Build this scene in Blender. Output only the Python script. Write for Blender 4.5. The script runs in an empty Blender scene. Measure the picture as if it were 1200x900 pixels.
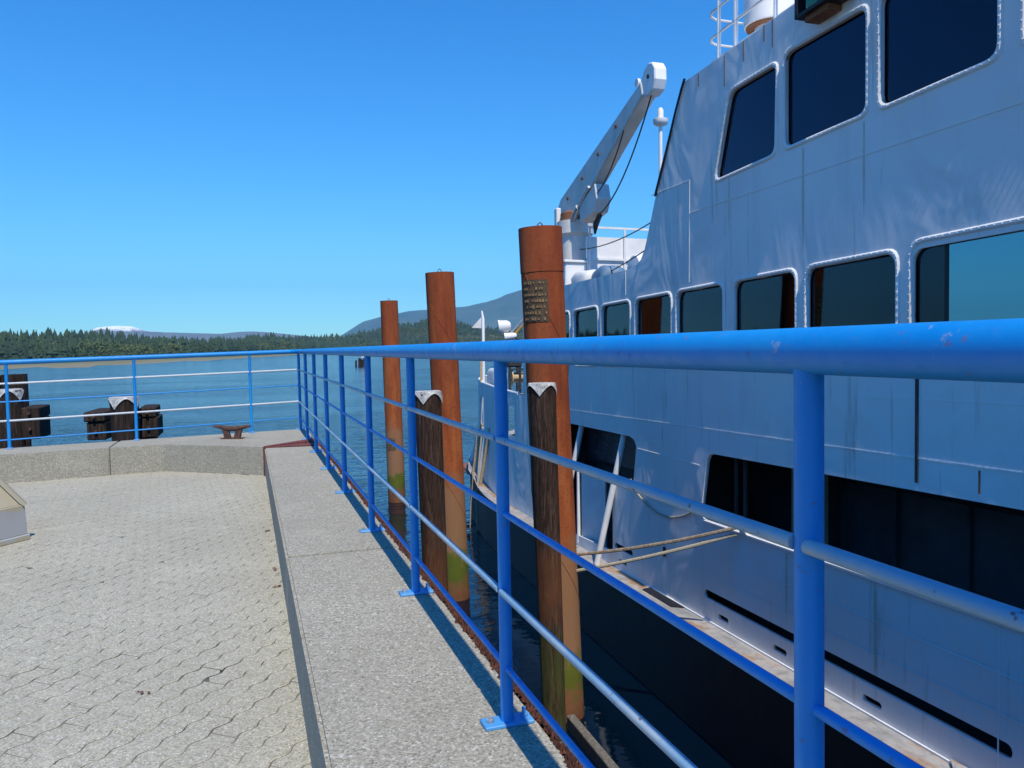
import bpy, bmesh, math, random
import numpy as np
from mathutils import Vector, Matrix, noise
random.seed(7); rng = np.random.default_rng(7)
R = math.radians
sc = bpy.context.scene
col = sc.collection

# ------------------------------------------------------------------ camera, sky, sun, exposure
EYE = Vector((0.0, 0.0, 1.02))
cam_d = bpy.data.cameras.new('camera'); cam = bpy.data.objects.new('camera', cam_d); col.objects.link(cam)
cam_d.sensor_width = 36.0; cam_d.lens = 27.9; cam_d.clip_start = 0.05; cam_d.clip_end = 60000
c_r = Vector((0.94795991, -0.31782377, -0.01897542)); c_u = Vector((0.03296934, 0.0387093, 0.99870647)); c_f = Vector((0.31667813, 0.9473593, -0.04717331))
cam.matrix_world = Matrix((( c_r.x, c_u.x, -c_f.x, EYE.x), (c_r.y, c_u.y, -c_f.y, EYE.y), (c_r.z, c_u.z, -c_f.z, EYE.z), (0, 0, 0, 1)))
sc.camera = cam
SUN_EL = R(58.0); SUN_AZ = R(182.0)            # azimuth measured from +Y towards +X
world = bpy.data.worlds.new('World'); sc.world = world; world.use_nodes = True
wn = world.node_tree.nodes; wl = world.node_tree.links
sky = wn.new('ShaderNodeTexSky'); sky.sky_type = 'NISHITA'; sky.sun_disc = False
sky.sun_elevation = SUN_EL; sky.sun_rotation = SUN_AZ
sky.altitude = 0.0; sky.air_density = 1.0; sky.dust_density = 0.0; sky.ozone_density = 2.0
bg = wn['Background']; bg.inputs[1].default_value = 0.15
hs = wn.new('ShaderNodeHueSaturation'); hs.inputs['Saturation'].default_value = 1.4
wl.new(sky.outputs[0], hs.inputs['Color']); tint = wn.new('ShaderNodeMix'); tint.data_type = 'RGBA'; tint.blend_type = 'MULTIPLY'; tint.inputs[0].default_value = 1.0
tint.inputs[7].default_value = (0.40, 0.84, 1.06, 1); wl.new(hs.outputs[0], tint.inputs[6]); wl.new(tint.outputs[2], bg.inputs[0])
sun_d = bpy.data.lights.new('sun', 'SUN'); sun = bpy.data.objects.new('sun', sun_d); col.objects.link(sun)
sun_d.energy = 3.75; sun_d.angle = R(0.5); sun_d.color = (1.0, 0.91, 0.77)
sdir = Vector((math.sin(SUN_AZ) * math.cos(SUN_EL), math.cos(SUN_AZ) * math.cos(SUN_EL), math.sin(SUN_EL)))
sun.rotation_euler = sdir.to_track_quat('Z', 'Y').to_euler(); sun.location = (0, -20, 40)
sc.view_settings.view_transform = 'Standard'; sc.view_settings.look = 'None'
sc.view_settings.exposure = 0.45; sc.view_settings.gamma = 1.0; sc.view_settings.use_curve_mapping = False
sc.render.engine = 'CYCLES'
sc.cycles.max_bounces = 8; sc.cycles.transparent_max_bounces = 12; sc.cycles.volume_bounces = 0
sc.cycles.use_denoising = True; sc.cycles.caustics_reflective = False; sc.cycles.caustics_refractive = False

WATER = -3.81

# ------------------------------------------------------------------ material helpers
class NT:
    def __init__(s, name):
        s.m = bpy.data.materials.new(name); s.m.use_nodes = True
        s.t = s.m.node_tree; s.n = s.t.nodes; s.l = s.t.links; s.b = s.n['Principled BSDF']; s.out = s.n['Material Output']
        s.co = s.n.new('ShaderNodeTexCoord').outputs['Object']
    def link(s, a, b): s.l.new(a, b)
    def mapping(s, scale=(1, 1, 1), loc=(0, 0, 0), rot=(0, 0, 0), src=None):
        m = s.n.new('ShaderNodeMapping'); m.inputs['Scale'].default_value = scale; m.inputs['Location'].default_value = loc; m.inputs['Rotation'].default_value = rot
        s.link(src or s.co, m.inputs[0]); return m.outputs[0]
    def noise(s, scale, detail=3, rough=0.55, vec=None, dist=0.0):
        n = s.n.new('ShaderNodeTexNoise'); n.inputs['Scale'].default_value = scale; n.inputs['Detail'].default_value = detail
        n.inputs['Roughness'].default_value = rough; n.inputs['Distortion'].default_value = dist
        s.link(vec or s.co, n.inputs['Vector']); return n.outputs[0]
    def voro(s, scale, vec=None, feat='F1', out='Distance'):
        n = s.n.new('ShaderNodeTexVoronoi'); n.feature = feat; n.inputs['Scale'].default_value = scale
        s.link(vec or s.co, n.inputs['Vector']); return n.outputs[out]
    def ramp(s, fac, stops, interp='LINEAR'):
        r = s.n.new('ShaderNodeValToRGB'); r.color_ramp.interpolation = interp
        e = r.color_ramp.elements
        while len(e) < len(stops): e.new(0.5)
        for k, (p, c) in enumerate(stops):
            e[k].position = p
            e[k].color = (c, c, c, 1) if isinstance(c, (int, float)) else (*c, 1)
        s.link(fac, r.inputs[0]); return r.outputs[0]
    def mix(s, fac, a, b, mode='MIX'):
        m = s.n.new('ShaderNodeMix'); m.data_type = 'RGBA'; m.blend_type = mode
        for v, i in ((fac, 0), (a, 6), (b, 7)):
            if isinstance(v, (int, float)): m.inputs[i].default_value = v if i == 0 else (v, v, v, 1)
            elif isinstance(v, tuple): m.inputs[i].default_value = (*v, 1)
            else: s.link(v, m.inputs[i])
        return m.outputs[2]
    def math(s, op, a, b=None):
        m = s.n.new('ShaderNodeMath'); m.operation = op
        for k, v in enumerate((a, b)):
            if v is None: continue
            if isinstance(v, (int, float)): m.inputs[k].default_value = v
            else: s.link(v, m.inputs[k])
        return m.outputs[0]
    def sep(s, vec=None):
        m = s.n.new('ShaderNodeSeparateXYZ'); s.link(vec or s.co, m.inputs[0]); return m.outputs
    def geo_pos(s):
        return s.n.new('ShaderNodeNewGeometry').outputs['Position']
    def rand(s):
        return s.n.new('ShaderNodeObjectInfo').outputs['Random']
    def bump(s, h, strength=0.3, dist=0.01):
        b = s.n.new('ShaderNodeBump'); b.inputs['Strength'].default_value = strength; b.inputs['Distance'].default_value = dist
        s.link(h, b.inputs['Height']); s.link(b.outputs[0], s.b.inputs['Normal']); return b
    def base(s, c):
        if isinstance(c, tuple): s.b.inputs['Base Color'].default_value = (*c, 1)
        else: s.link(c, s.b.inputs['Base Color'])
    def rough(s, r, spec=0.5, metal=0.0):
        if isinstance(r, (int, float)): s.b.inputs['Roughness'].default_value = r
        else: s.link(r, s.b.inputs['Roughness'])
        s.b.inputs['Specular IOR Level'].default_value = spec; s.b.inputs['Metallic'].default_value = metal

M = {}
def simple(name, c, r=0.6, var=0.15, scale=6, spec=0.5, bump=0.0, metal=0.0, bscale=60):
    t = NT(name); n = t.noise(scale, 4)
    lo = tuple(max(0, x * (1 - var)) for x in c); hi = tuple(x * (1 + var) for x in c)
    t.base(t.ramp(n, [(0.3, lo), (0.7, hi)])); t.rough(r, spec, metal)
    if bump: t.bump(t.noise(bscale, 3), bump, 0.004)
    M[name] = t.m; return t

def mk_concrete(name, tone, warm, blotch=0.25, speck=1.0):
    t = NT(name); P = t.geo_pos()
    big = t.noise(0.9, 5, 0.6, P); med = t.noise(7, 4, 0.6, P)
    v = t.voro(170, P, out='Color'); sv = t.sep(v)
    base = tuple(tone * w for w in warm)
    c1 = t.ramp(sv[0], [(0.0, tuple(x * (1 - .62 * speck) for x in base)), (0.25, tuple(x * (1 - .22 * speck) for x in base)), (0.7, base), (0.93, tuple(min(.8, x * (1 + .3 * speck)) for x in base)), (1.0, (0.66, 0.65, 0.62))])
    fine = t.noise(260, 2, 0.7, P)
    c2 = t.mix(t.ramp(fine, [(0.4, 0.0), (0.7, 0.4)]), c1, tuple(x * 0.72 for x in base))
    c3 = t.mix(t.ramp(big, [(0.35, blotch), (0.62, 0.0)]), c2, tuple(x * 0.62 for x in (base[0], base[1] * .99, base[2] * .95)))
    c3 = t.mix(t.ramp(t.noise(2.6, 6, .72, P, 0.6), [(0.56, 0.0), (0.70, 0.30)]), c3, tuple(min(.8, x * 1.35) for x in base))
    c4 = t.mix(t.ramp(med, [(0.55, 0.0), (0.78, 0.28)]), c3, tuple(min(.8, x * 1.22) for x in base))
    t.base(c4); t.rough(0.9, 0.25)
    h = t.math('ADD', t.math('MULTIPLY', sv[1], 0.6), t.math('MULTIPLY', med, 0.8))
    t.bump(h, 0.55, 0.004); M[name] = t.m; return t
mk_concrete('concrete', 0.38, (1.0, 0.955, 0.77), 0.34)
mk_concrete('paver', 0.43, (1.0, 0.965, 0.77), 0.28, 0.85)
t = NT('joint_sand'); t.base(t.ramp(t.noise(5, 5, .7, t.geo_pos()), [(0.38, (0.055, 0.05, 0.04)), (0.6, (0.20, 0.19, 0.155)), (0.75, (0.33, 0.32, 0.27))])); t.rough(.95, .2); M['joint_sand'] = t.m
simple('quay_face', (0.20, 0.19, 0.17), 0.9, 0.3, 3, bump=0.4)

def mk_blue(name, c, chalk, amt):
    t = NT(name); P = t.geo_pos()
    n = t.noise(3.0, 5, 0.65, P); f = t.noise(45, 3, 0.6, P)
    a = t.mix(t.ramp(n, [(0.45, 0.0), (0.75, amt)]), c, chalk)
    f2 = t.noise(14, 5, 0.75, P)
    a = t.mix(t.ramp(f2, [(0.66, 0.0), (0.70, 0.9 * amt)]), a, (0.34, 0.36, 0.42))
    a = t.mix(t.ramp(f, [(0.64, 0.0), (0.69, 0.9 * amt)]), a, (0.16, 0.07, 0.05))
    t.base(a); t.rough(t.ramp(f, [(0.3, 0.38), (0.7, 0.6)]), 0.5); t.bump(t.noise(120, 2, .5, P), 0.12, 0.002); M[name] = t.m
mk_blue('rail_blue', (0.001, 0.225, 0.63), (0.02, 0.33, 0.66), 0.5)
mk_blue('rail_pale', (0.20, 0.36, 0.50), (0.56, 0.56, 0.50), 1.0)
mk_blue('plate_blue', (0.07, 0.30, 0.62), (0.25, 0.42, 0.62), 0.7)
mk_blue('rail_white', (0.50, 0.56, 0.60), (0.62, 0.64, 0.64), 0.8)
simple('galv', (0.42, 0.45, 0.48), 0.45, 0.3, 40, metal=0.5)

def mk_rust_pile():
    t = NT('pile_rust'); P = t.geo_pos(); z = t.sep(P)[2]
    pv = t.mapping((1, 1, 0.18), src=P)
    a = t.noise(5, 5, 0.65, pv); b = t.noise(26, 4, 0.7, P)
    c = t.ramp(a, [(0.28, (0.17, 0.034, 0.010)), (0.5, (0.34, 0.085, 0.022)), (0.72, (0.46, 0.155, 0.045))])
    c = t.mix(t.ramp(b, [(0.5, 0.0), (0.72, 0.7)]), c, (0.10, 0.026, 0.012))
    c = t.mix(t.ramp(t.noise(1.7, 6, 0.7, t.mapping((1, 1, 0.5), src=P)), [(0.5, 0.0), (0.68, 0.55)]), c, (0.19, 0.045, 0.018))
    zz = t.math('ADD', z, t.math('MULTIPLY', t.math('SUBTRACT', t.noise(3.4, 5, 0.7, P), 0.5), 1.6))
    mr = t.n.new('ShaderNodeMapRange'); t.link(zz, mr.inputs[0]); mr.inputs[1].default_value = -3.98; mr.inputs[2].default_value = 2.7
    f = mr.outputs[0]
    # tide marks: deep red above, pale silt, algae, wet brown at the waterline
    tide = t.ramp(f, [(0.0, (0.10, 0.045, 0.02)), (0.07, (0.17, 0.09, 0.045)), (0.10, (0.055, 0.12, 0.012)), (0.145, (0.07, 0.14, 0.015)), (0.175, (0.26, 0.16, 0.085)), (0.34, (0.28, 0.15, 0.075)), (0.40, (0.30, 0.09, 0.03)), (1.0, (0.30, 0.09, 0.03))])
    k = t.ramp(f, [(0.36, 1.0), (0.44, 0.0)])
    c = t.mix(t.math('MULTIPLY', k, 0.85), c, tide)
    top = t.ramp(f, [(0.55, 0.0), (0.95, 0.5)])
    c = t.mix(top, c, (0.22, 0.042, 0.016))
    t.base(c); t.rough(0.85, 0.3); t.bump(t.math('ADD', b, t.math('MULTIPLY', a, 0.6)), 0.35, 0.006); M['pile_rust'] = t.m
mk_rust_pile()
def mk_timber(name, dark, mid, light, algae=True):
    t = NT(name); P = t.geo_pos(); z = t.sep(P)[2]
    g = t.noise(24, 6, 0.75, t.mapping((1, 1, 0.09), src=P), 0.9); g2 = t.noise(85, 4, 0.75, t.mapping((1, 1, 0.05), src=P), 0.5)
    c = t.ramp(g, [(0.3, dark), (0.52, mid), (0.72, light)])
    c = t.mix(t.ramp(g2, [(0.45, 0.0), (0.58, 0.85)]), c, tuple(x * 0.35 for x in dark))
    if algae:
        zz = t.math('ADD', z, t.math('MULTIPLY', t.math('SUBTRACT', t.noise(3, 4, 0.6, P), 0.5), 1.0))
        mr = t.n.new('ShaderNodeMapRange'); t.link(zz, mr.inputs[0]); mr.inputs[1].default_value = -3.98; mr.inputs[2].default_value = 0.8
        al = t.math('MULTIPLY', t.ramp(mr.outputs[0], [(0.0, 0.25), (0.15, 0.7), (0.27, 0.55), (0.36, 0.0)]), t.ramp(t.noise(9, 4, .7, t.mapping((1, 1, .25), src=P)), [(0.36, .25), (.6, 1.0)]))
        br = t.ramp(mr.outputs[0], [(0.33, 0.0), (0.42, 0.55), (0.52, 0.3), (0.6, 0.0)])
        c = t.mix(br, c, (0.20, 0.075, 0.03)); c = t.mix(al, c, (0.075, 0.10, 0.022))
    t.base(c); t.rough(0.9, 0.25); t.bump(t.math('ADD', g2, g), 0.9, 0.012); M[name] = t.m
mk_timber('timber_dark', (0.022, 0.013, 0.009), (0.075, 0.042, 0.028), (0.17, 0.11, 0.08))
mk_timber('timber_black', (0.016, 0.011, 0.009), (0.05, 0.034, 0.025), (0.13, 0.09, 0.065), False)
mk_timber('timber_grey', (0.12, 0.11, 0.095), (0.24, 0.225, 0.2), (0.36, 0.34, 0.31), False)
simple('cap_metal', (0.44, 0.44, 0.42), 0.6, 0.5, 25, bump=0.6, bscale=30)
simple('iron_rust', (0.085, 0.04, 0.028), 0.8, 0.5, 20, bump=0.5)
simple('plate_rust', (0.14, 0.035, 0.022), 0.8, 0.4, 15, bump=0.4)
simple('moss', (0.085, 0.028, 0.016), 0.95, 0.6, 60)
simple('leaf_dead', (0.17, 0.075, 0.04), 0.8, 0.4, 40)
simple('plaque', (0.085, 0.055, 0.03), 0.8, 0.5, 30, bump=0.4)
simple('plaque_mark', (0.25, 0.16, 0.07), 0.8, 0.4, 30)

def mk_plinth():
    t = NT('plinth_paint'); P = t.geo_pos(); z = t.sep(P)[2]
    e = t.math('ADD', z, t.math('MULTIPLY', t.math('SUBTRACT', t.noise(9, 4, 0.6, P), 0.5), 0.16))
    k = t.math('LESS_THAN', e, -0.075)
    k2 = t.math('GREATER_THAN', e, -0.275)
    c = t.mix(t.math('MULTIPLY', k, k2), (0.40, 0.365, 0.26), (0.36, 0.375, 0.385))
    c = t.mix(t.ramp(t.noise(3, 5, .6, P), [(0.45, 0.0), (0.7, 0.35)]), c, (0.30, 0.27, 0.19))
    t.base(c); t.rough(0.7, 0.35); t.bump(t.noise(40, 3, .6, P), 0.2, 0.003); M['plinth_paint'] = t.m
mk_plinth()

# ship paints (object space = ship frame: x athwart, y fore-and-aft, z up)
def mk_ship(name, tone, dent=1.0, grime=0.5):
    t = NT(name); P = t.co
    st = t.noise(2.6, 4, 0.6, t.mapping((1, 1, 0.12))); st2 = t.noise(9, 4, 0.65, t.mapping((1, 1, 0.07)))
    bl = t.noise(0.55, 4, 0.6)
    c = t.mix(t.ramp(bl, [(0.35, 0.0), (0.7, 0.45)]), tone, tuple(x * 0.84 for x in tone))
    pt = t.sep(t.voro(0.8, t.mapping((1, 1.0, 0.45), rot=(0.12, 0, 0)), out='Color'))[0]
    c = t.mix(t.ramp(pt, [(0.55, 0.0), (0.6, 0.16)], 'LINEAR'), c, tuple(min(.85, x * 1.25) for x in tone))
    c = t.mix(t.ramp(st, [(0.55, 0.0), (0.78, 0.35 * grime)]), c, tuple(x * 0.62 for x in tone))
    c = t.mix(t.ramp(st2, [(0.61, 0.0), (0.74, 0.55 * grime)]), c, (0.34, 0.27, 0.20))
    t.base(c); t.rough(t.ramp(bl, [(0.3, 0.5), (0.7, 0.7)]), 0.4)
    d1 = t.noise(0.9, 3, 0.5, t.mapping((1, 1.0, 0.55), rot=(0.5, 0, 0)), 0.8); d2 = t.noise(3.2, 3, 0.55, t.mapping((1, 1.0, 0.5)))
    h = t.math('ADD', t.math('MULTIPLY', d1, 1.5 * dent), t.math('MULTIPLY', d2, 0.07 * dent))
    h = t.math('ADD', h, t.math('MULTIPLY', t.noise(90, 3, 0.6), 0.006))
    t.bump(h, 1.0, 0.10); M[name] = t.m
mk_ship('ship_white', (0.80, 0.80, 0.78), 0.6, 0.9)
simple('ship_plain', (0.80, 0.80, 0.78), 0.5, 0.08, 3, bump=0.1)
simple('crane_white', (0.62, 0.61, 0.57), 0.5, 0.12, 4, bump=0.15)
simple('ship_black', (0.012, 0.012, 0.014), 0.55, 0.4, 4, bump=0.2)
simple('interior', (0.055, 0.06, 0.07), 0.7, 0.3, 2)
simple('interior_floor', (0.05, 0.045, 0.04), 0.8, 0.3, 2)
simple('seam', (0.62, 0.64, 0.66), 0.5, 0.1, 20)
simple('black_rubber', (0.012, 0.012, 0.014), 0.6, 0.2, 20)
simple('cable', (0.022, 0.02, 0.02), 0.6, 0.2, 50)
simple('curtain', (0.06, 0.033, 0.027), 0.9, 0.2, 10)
simple('rope_pale', (0.42, 0.38, 0.28), 0.9, 0.3, 60, bump=0.8, bscale=180)
simple('rope_dirty', (0.30, 0.24, 0.17), 0.9, 0.5, 25, bump=0.8, bscale=180)
simple('tarp_blue', (0.10, 0.19, 0.30), 0.6, 0.2, 5)
simple('tarp_white', (0.66, 0.67, 0.64), 0.6, 0.1, 5)
simple('rust_trim', (0.24, 0.10, 0.045), 0.8, 0.4, 30)
simple('wood_cream', (0.55, 0.40, 0.22), 0.7, 0.2, 15)
simple('brown_deck', (0.20, 0.09, 0.06), 0.8, 0.3, 5)
simple('lamp_glass', (0.35, 0.40, 0.45), 0.15, 0.1, 5)
simple('dark_gear', (0.03, 0.03, 0.033), 0.6, 0.4, 12)
simple('yellow_gear', (0.50, 0.25, 0.03), 0.6, 0.2, 12)
simple('green_lens', (0.005, 0.16, 0.08), 0.12, 0.1, 5, spec=0.8)
def mk_ledge():
    t = NT('ledge_paint')
    a = t.noise(1.1, 5, 0.65, t.mapping((2.5, 1, 1))); b = t.noise(7, 4, 0.65)
    c = t.ramp(a, [(0.36, (0.24, 0.245, 0.245)), (0.52, (0.38, 0.37, 0.35)), (0.61, (0.34, 0.21, 0.12))])
    c = t.mix(t.ramp(b, [(0.5, 0.0), (0.72, 0.7)]), c, (0.16, 0.15, 0.145))
    t.base(c); t.rough(0.75, 0.3); t.bump(b, 0.3, 0.006); M['ledge_paint'] = t.m
mk_ledge()
def mk_scrawl():
    t = NT('recess_panel')
    w = t.voro(9, t.mapping((1, 1, 1)), 'DISTANCE_TO_EDGE'); n = t.noise(2.3, 4)
    k = t.math('MULTIPLY', t.math('LESS_THAN', w, 0.035), t.math('GREATER_THAN', n, 0.52))
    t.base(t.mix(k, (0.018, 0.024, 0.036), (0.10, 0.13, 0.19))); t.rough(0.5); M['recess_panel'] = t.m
mk_scrawl()
def mk_glass(name, tint, refl, refl_col):
    t = NT(name); t.n.remove(t.b)
    fr = t.n.new('ShaderNodeFresnel'); fr.inputs[0].default_value = 1.55
    g = t.n.new('ShaderNodeBsdfGlossy'); g.inputs['Color'].default_value = (*refl_col, 1); g.inputs['Roughness'].default_value = 0.025
    tr = t.n.new('ShaderNodeBsdfTransparent'); tr.inputs[0].default_value = (*tint, 1)
    mx = t.n.new('ShaderNodeMixShader')
    t.link(t.math('ADD', t.math('MULTIPLY', fr.outputs[0], 1.0), refl), mx.inputs[0]); t.link(tr.outputs[0], mx.inputs[1]); t.link(g.outputs[0], mx.inputs[2])
    t.link(mx.outputs[0], t.out.inputs['Surface']); M[name] = t.m
mk_glass('glass', (0.16, 0.22, 0.27), 0.0, (0.62, 0.82, 0.95))
mk_glass('glass_dark', (0.10, 0.12, 0.16), 0.0, (0.6, 0.7, 1.0))
mk_glass('glass_film', (0.05, 0.09, 0.11), 0.40, (0.36, 0.74, 0.82))

def mk_water():
    t = NT('water_mat'); P = t.geo_pos()
    t.base((0.0006, 0.005, 0.014)); t.rough(0.03, 0.5); t.b.inputs['IOR'].default_value = 1.33
    a = t.noise(0.55, 4, 0.55, t.mapping((0.8, 1.5, 1), rot=(0, 0, 0.25), src=P), 0.4)
    b = t.noise(2.6, 3, 0.5, t.mapping((0.7, 1.5, 1), rot=(0, 0, -0.15), src=P), 0.3)
    big = t.noise(0.03, 3, 0.5, t.mapping((1, 2.2, 1), src=P))
    amp = t.ramp(big, [(0.35, 0.35), (0.65, 1.0)])
    # calmer in the lee between quay and ship
    xyz = t.sep(P)
    lee = t.math('MULTIPLY', t.math('GREATER_THAN', xyz[0], -2.0), t.math('LESS_THAN', xyz[1], 60.0))
    d = t.n.new('ShaderNodeMapRange'); t.link(xyz[1], d.inputs[0]); d.inputs[1].default_value = 10; d.inputs[2].default_value = 45; d.inputs[3].default_value = 0.18; d.inputs[4].default_value = 1.0
    h = t.math('ADD', t.math('MULTIPLY', a, 1.0), t.math('MULTIPLY', b, 0.28))
    h = t.math('MULTIPLY', t.math('MULTIPLY', h, amp), d.outputs[0])
    rr = t.n.new('ShaderNodeMapRange'); t.link(xyz[1], rr.inputs[0]); rr.inputs[1].default_value = 14; rr.inputs[2].default_value = 70; rr.inputs[3].default_value = 0.03; rr.inputs[4].default_value = 0.13
    t.link(rr.outputs[0], t.b.inputs['Roughness'])
    t.bump(h, 1.0, 0.20); M['water_mat'] = t.m
mk_water()
def mk_foliage():
    t = NT('forest_mat'); P = t.geo_pos()
    att = t.n.new('ShaderNodeAttribute'); att.attribute_name = 'tint'
    c = t.ramp(att.outputs['Fac'], [(0.0, (0.022, 0.042, 0.028)), (0.5, (0.038, 0.068, 0.034)), (0.8, (0.06, 0.095, 0.035)), (1.0, (0.10, 0.13, 0.045))])
    c = t.mix(t.ramp(t.noise(0.5, 3, .6, P), [(0.4, 0.0), (0.65, 0.5)]), c, (0.02, 0.034, 0.022))
    t.base(c); t.rough(0.9, 0.15); M['forest_mat'] = t.m
mk_foliage()
def mk_land():
    t = NT('land_mat'); P = t.geo_pos(); z = t.sep(P)[2]
    zz = t.math('ADD', z, t.math('MULTIPLY', t.math('SUBTRACT', t.noise(0.05, 4, .6, P), 0.5), 3.0))
    mr = t.n.new('ShaderNodeMapRange'); t.link(zz, mr.inputs[0]); mr.inputs[1].default_value = -4.0; mr.inputs[2].default_value = 6.0
    c = t.ramp(mr.outputs[0], [(0.0, (0.24, 0.21, 0.15)), (0.10, (0.17, 0.17, 0.085)), (0.16, (0.10, 0.14, 0.035)), (0.30, (0.075, 0.11, 0.035)), (0.5, (0.05, 0.06, 0.03))])
    c = t.mix(t.ramp(t.noise(0.02, 4, .6, P), [(0.6, 0.0), (0.68, 0.5)]), c, (0.25, 0.21, 0.14))
    t.base(c); t.rough(0.95, 0.1); M['land_mat'] = t.m
mk_land()
def mk_mountain(name, snow):
    t = NT(name); P = t.geo_pos(); z = t.sep(P)[2]
    a = t.noise(0.0022, 5, .65, P); b = t.noise(0.009, 4, .6, P)
    c = t.ramp(a, [(0.35, (0.022, 0.040, 0.034)), (0.62, (0.05, 0.075, 0.05)), (0.75, (0.12, 0.13, 0.09))])
    if snow:
        e = t.math('ADD', z, t.math('MULTIPLY', t.math('SUBTRACT', t.noise(0.008, 5, .7, P), 0.5), 95.0))
        k = t.n.new('ShaderNodeMapRange'); t.link(e, k.inputs[0]); k.inputs[1].default_value = 150; k.inputs[2].default_value = 168
        c = t.mix(t.ramp(b, [(0.4, 0.0), (0.7, 0.5)]), (0.10, 0.115, 0.13), (0.2, 0.2, 0.2))
        c = t.mix(k.outputs[0], c, (0.86, 0.87, 0.88))
    t.base(c); t.rough(0.95, 0.1); M[name] = t.m
mk_mountain('mountain_forest', False); mk_mountain('mountain_snow', True)

# ------------------------------------------------------------------ mesh helpers
I4 = Matrix.Identity(4)
class MB:
    def __init__(s): s.v = []; s.f = []
    def add(s, vs, fs):
        o = len(s.v); s.v += [tuple(v) for v in vs]; s.f += [tuple(i + o for i in f) for f in fs]; return s
    def box(s, c, d, rot=None, taper=None):
        x, y, z = d[0] / 2, d[1] / 2, d[2] / 2
        vs = [Vector((a * x, b * y, e * z)) for e in (-1, 1) for b in (-1, 1) for a in (-1, 1)]
        if taper: vs = [Vector((v.x * (taper if v.z > 0 else 1), v.y * (taper if v.z > 0 else 1), v.z)) for v in vs]
        if rot is not None: vs = [rot @ v for v in vs]
        return s.add([v + Vector(c) for v in vs], [(0, 2, 3, 1), (4, 5, 7, 6), (0, 1, 5, 4), (1, 3, 7, 5), (3, 2, 6, 7), (2, 0, 4, 6)])
    def b2(s, lo, hi):
        return s.box([(a + b) / 2 for a, b in zip(lo, hi)], [abs(b - a) for a, b in zip(lo, hi)])
    def bar(s, p, q, w, h, up=(0, 0, 1), w2=None, h2=None):
        p, q = Vector(p), Vector(q); d = (q - p).normalized(); u = Vector(up); r = d.cross(u)
        if r.length < 1e-4: r = d.cross(Vector((1, 0, 0)))
        r.normalize(); u = r.cross(d); w2 = w2 or w; h2 = h2 or h
        vs = [p + r * a * w / 2 + u * b * h / 2 for a, b in ((-1, -1), (1, -1), (1, 1), (-1, 1))] + [q + r * a * w2 / 2 + u * b * h2 / 2 for a, b in ((-1, -1), (1, -1), (1, 1), (-1, 1))]
        return s.add(vs, [(3, 2, 1, 0), (4, 5, 6, 7), (0, 1, 5, 4), (1, 2, 6, 5), (2, 3, 7, 6), (3, 0, 4, 7)])
    def tube(s, pts, r, seg=10, cap=True, twist=0):
        pts = [Vector(p) for p in pts]; n = len(pts); rs = r if isinstance(r, (list, tuple)) else [r] * n
        rings = []; ref = None
        for i, p in enumerate(pts):
            d = (pts[min(i + 1, n - 1)] - pts[max(i - 1, 0)]).normalized()
            if ref is None:
                ref = d.cross(Vector((0, 0, 1)))
                if ref.length < 1e-3: ref = d.cross(Vector((1, 0, 0)))
                ref.normalize()
            ref = (ref - d * ref.dot(d)).normalized(); b = d.cross(ref)
            rings.append([p + (ref * math.cos(t) + b * math.sin(t)) * rs[i] for t in (2 * math.pi * k / seg + twist * i for k in range(seg))])
        vs = [v for ring in rings for v in ring]; fs = []
        for i in range(n - 1):
            for k in range(seg):
                a, b2 = i * seg + k, i * seg + (k + 1) % seg; fs.append((a, b2, b2 + seg, a + seg))
        if cap: fs += [tuple(reversed(range(seg))), tuple((n - 1) * seg + k for k in range(seg))]
        return s.add(vs, fs)
    def lathe(s, c, prof, seg=20, axis='Z', ax=None):
        c = Vector(c)
        if ax is None: ax = Vector((0, 0, 1))
        q = Vector(ax).to_track_quat('Z', 'Y')
        vs = []; fs = []
        for r, z in prof:
            for k in range(seg):
                t = 2 * math.pi * k / seg; vs.append(c + q @ Vector((r * math.cos(t), r * math.sin(t), z)))
        for i in range(len(prof) - 1):
            for k in range(seg):
                a, b = i * seg + k, i * seg + (k + 1) % seg; fs.append((a, b, b + seg, a + seg))
        fs += [tuple(reversed(range(seg))), tuple((len(prof) - 1) * seg + k for k in range(seg))]
        return s.add(vs, fs)
    def prism(s, poly, lo, hi, fn=None):
        """poly of (a,b) extruded lo..hi ; fn(a,b,h)->xyz"""
        fn = fn or (lambda a, b, h: (a, b, h)); n = len(poly)
        vs = [fn(a, b, lo) for a, b in poly] + [fn(a, b, hi) for a, b in poly]
        return s.add(vs, [tuple(reversed(range(n))), tuple(range(n, 2 * n))] + [(k, (k + 1) % n, (k + 1) % n + n, k + n) for k in range(n)])
    def build(s, name, mat, parent=None, smooth=False, bevel=0.0, seg=1, base=None, autosmooth=None):
        if base is None and parent is not None and 'base_pt' in BASES.get(parent.name, {}): base = BASES[parent.name]['base_pt']
        b = Vector(base) if base is not None else Vector((0, 0, 0))
        me = bpy.data.meshes.new(name); me.from_pydata([tuple(Vector(v) - b) for v in s.v], [], s.f); me.update()
        bm = bmesh.new(); bm.from_mesh(me)
        bmesh.ops.recalc_face_normals(bm, faces=bm.faces)
        if bevel: bmesh.ops.bevel(bm, geom=[e for e in bm.edges if len(e.link_faces) == 2 and e.calc_face_angle(0) > 0.5], offset=bevel, segments=seg, affect='EDGES', clamp_overlap=True)
        bm.to_mesh(me); bm.free()
        me.materials.append(M[mat] if isinstance(mat, str) else mat)
        if smooth:
            me.polygons.foreach_set('use_smooth', [True] * len(me.polygons)); me.set_sharp_from_angle(angle=R(40))
        o = bpy.data.objects.new(name, me); col.objects.link(o)
        if parent is not None:
            o.parent = parent; BASES[o.name] = {'base_pt': b}
        return o
BASES = {}
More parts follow.
